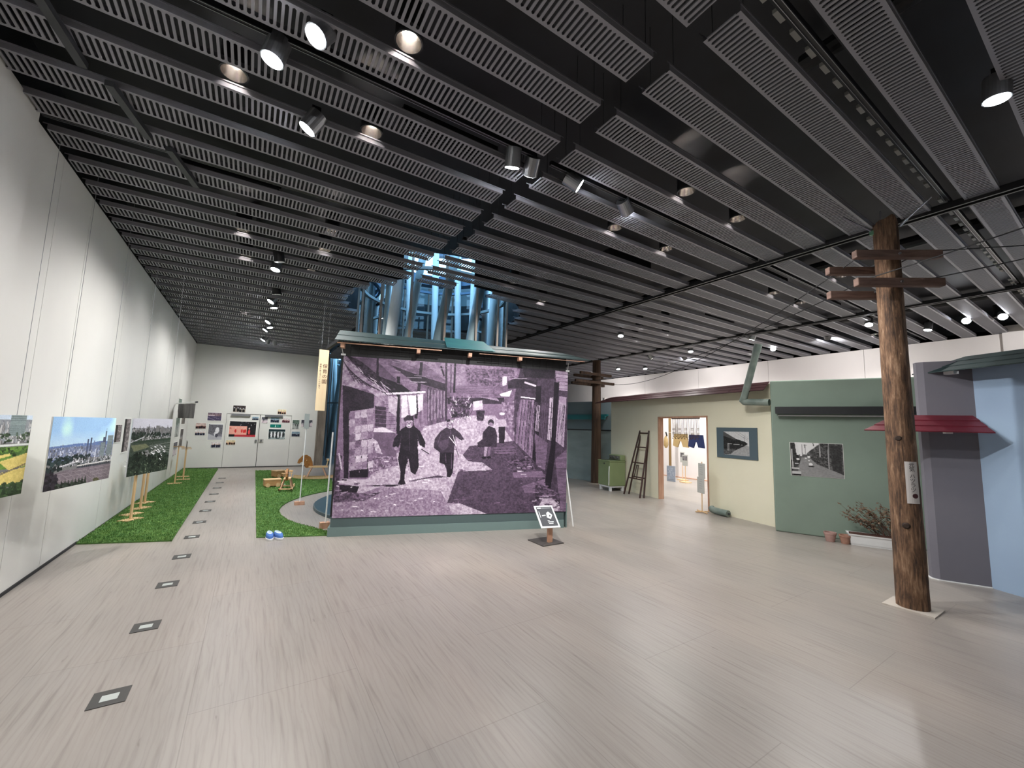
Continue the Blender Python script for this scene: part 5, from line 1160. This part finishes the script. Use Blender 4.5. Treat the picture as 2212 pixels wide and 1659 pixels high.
# ================================================================== THE BRIGHT ROOM BEHIND THE DOORWAY
struct(MB().box((13.6,3.5,0),(13.72,14.5,2.95)).build('wall_inner', WALLR)); struct(MB().box((13.55,3.5,0),(13.6,14.5,.03)).build('baseboard_inner', PINK))
struct(MB().box((11.7,11.6,0),(13.6,11.7,2.95)).build('wall_inner_side', WALLR))
CU = CF; off = -.16; T = lambda a,d,z: CF(a,d+off,z)
bc = thing('bead_curtain', 'brown string bead curtain hanging in the cream doorway', 'curtain', tuple(CF(2.77,off,2.0)))
MB().tube([CF(2.30,off,1.995),CF(3.17,off,1.995)], .013, 8).build('curtain_rod', LB, bc)
BD = mat('brown_bead',(84,60,46),.6)
for i in range(26):
    a = 2.33+.81*i/25; zz = 1.50+(.05*abs(math.sin(i*1.3)) if i % 3 else 0); mb = MB().tube([CF(a,off,1.99),CF(a,off,zz)], .0045, 4)
    for zb in (1.75,1.72,1.64,1.61): 
        if (i//3) % 2 == 0: mb.box((a-.008,-.006,zb),(a+.008,.006,zb+.015),T)
    mb.box((a-.008,-.006,zz),(a+.008,.006,zz+.02),T); mb.build('bead_string', BD, bc)
cl = Frame(tuple(CF(1.0,-1.3,0))[:2], tuple(CF(5.2,-1.3,0))[:2])
clo = lambda a,d,z: CF(a,-1.0+d,z)
tag(MB().tube([clo(.6,0,1.66),clo(3.2,0,1.64)], .004, 5).build('clothes_line', PAPER), 'thin clothes line stretched across the bright room behind the doorway', 'clothes line')
def trousers(label, a0, a1, M, zt, zb):
    t = thing('trousers', label, 'trousers', tuple(clo((a0+a1)/2,0,zb)), 'trousers on the clothes line'); c_ = (a0+a1)/2; w_ = a1-a0; n = 5
    out = [(a0+.03,zt),(a1-.03,zt),(a1+.02,zb),(a1-.16,zb+.01),(c_+.03,zt-.19),(c_-.03,zt-.19),(a0+.15,zb-.01),(a0-.01,zb+.03)]
    A = [clo(x,.02,z) for x,z in out]; B = [clo(x,-.02,z) for x,z in out]; mb = MB(); mb.quad(*A); mb.quad(*B[::-1])
    for k in range(len(out)): mb.quad(A[k],B[k],B[(k+1)%len(out)],A[(k+1)%len(out)])
    mb.build('fabric', M, t); MB().box((a0+.03,-.024,zt-.03),(a1-.03,.024,zt),lambda a,d,z: clo(a,d,z)).build('waistband', M, t)
sx = lambda p: (Vector((p[0],p[1],0))-CF.p).dot(CF.u)
trousers('tan trousers hung on the line behind the bead curtain', sx((9.789,7.091)), sx((9.694,6.59)), mat('tan_cloth',(198,172,126),.9), 1.62, 1.27)
trousers('navy blue trousers hung on the line beside the tan pair', sx((9.688,6.559)), sx((9.599,6.086)), mat('navy_cloth',(36,50,98),.9), 1.61, 1.28)
t = thing('hanging_bag', 'tan cloth bag hanging at the left end of the clothes line', 'bag', tuple(clo(1.25,0,1.22)))
a_ = sx((9.84,7.38)); mb = MB().tube([clo(a_,0,1.56),clo(a_,0,1.46),clo(a_,0,1.3),clo(a_,0,1.22)], [.02,.06,.065,.03], 10); mb.build('bag_body', MATS['tan_cloth'], t, smooth=True)
MB().tube([clo(a_,0,1.66),clo(a_+.04,0,1.55)], .02, 6).build('dark_tie', BLACK, t)
tag(MB().tube([(12.9,9.5,0),(12.9,9.5,2.6)], .045, 10).build('bamboo_post', mat('ochre_post',(128,100,60),.6)), 'ochre post standing in the bright inner room', 'post')
def inner_stand(label, c, z0, z1, w_, cross=False):
    t = thing('inner_label_stand', label, 'stand', (*c,0), 'label stands in the bright inner room'); fr = Frame((c[0]+.08,c[1]+.4),(c[0]-.08,c[1]-.4)); m_ = fr.L/2; T = lambda a,d,z: fr(a,d,z)
    MB().tube([(c[0],c[1],.03),(c[0],c[1],z0+.02)], .012, 6).build('post', PINE, t); MB().box((m_-.15,-.12,0),(m_+.15,.12,.03),T).build('base', PINE, t)
    MB().box((m_-w_/2,0,z0),(m_+w_/2,.01,z1),T).build('card', CARD, t); MB().box((m_-w_/2+.02,.01,(z0+z1)/2),(m_+w_/2-.02,.012,z1-.04),T).build('card_photo', mat('dark_photo',(70,66,70),.6,c2=(140,136,138),scale=(9,9,9)), t)
inner_stand('label stand at the left inside the doorway', (11.6,9.55), .98, 1.25, .2); inner_stand('label stand with a dark photo, second from the left inside the doorway', (12.1,9.45), .78, 1.10, .2)
inner_stand('pale label stand in the middle of the inner room', (12.9,9.0), .62, .98, .2); inner_stand('label stand nearest the inner wall with a wide base', (12.4,8.55), .55, .92, .24)
t = thing('leaning_panel', 'small bluish panel leaning on the ochre post on the inner floor', 'panel', (12.2,8.95,0)); MB().box((12.19,8.80,0),(12.22,9.12,.52)).build('panel_sheet', mat('blue_grey_sheet',(150,158,172),.7), t)
MB().quad((12.185,8.84,.08),(12.185,8.84,.46),(12.185,9.08,.46),(12.185,9.08,.08)).build('panel_print', mat('pale_print',(176,184,196),.7,c2=(130,142,164),scale=(20,20,20)), t)
S(11.2,9.0,'added spotlight brightening the inner room', (13.5,8.6,1.2), 4.0, 90); S(10.8,5.4,'second added spotlight brightening the inner room', (11.4,7.6,0), 3.0, 90)  # both are added to make the inner room bright
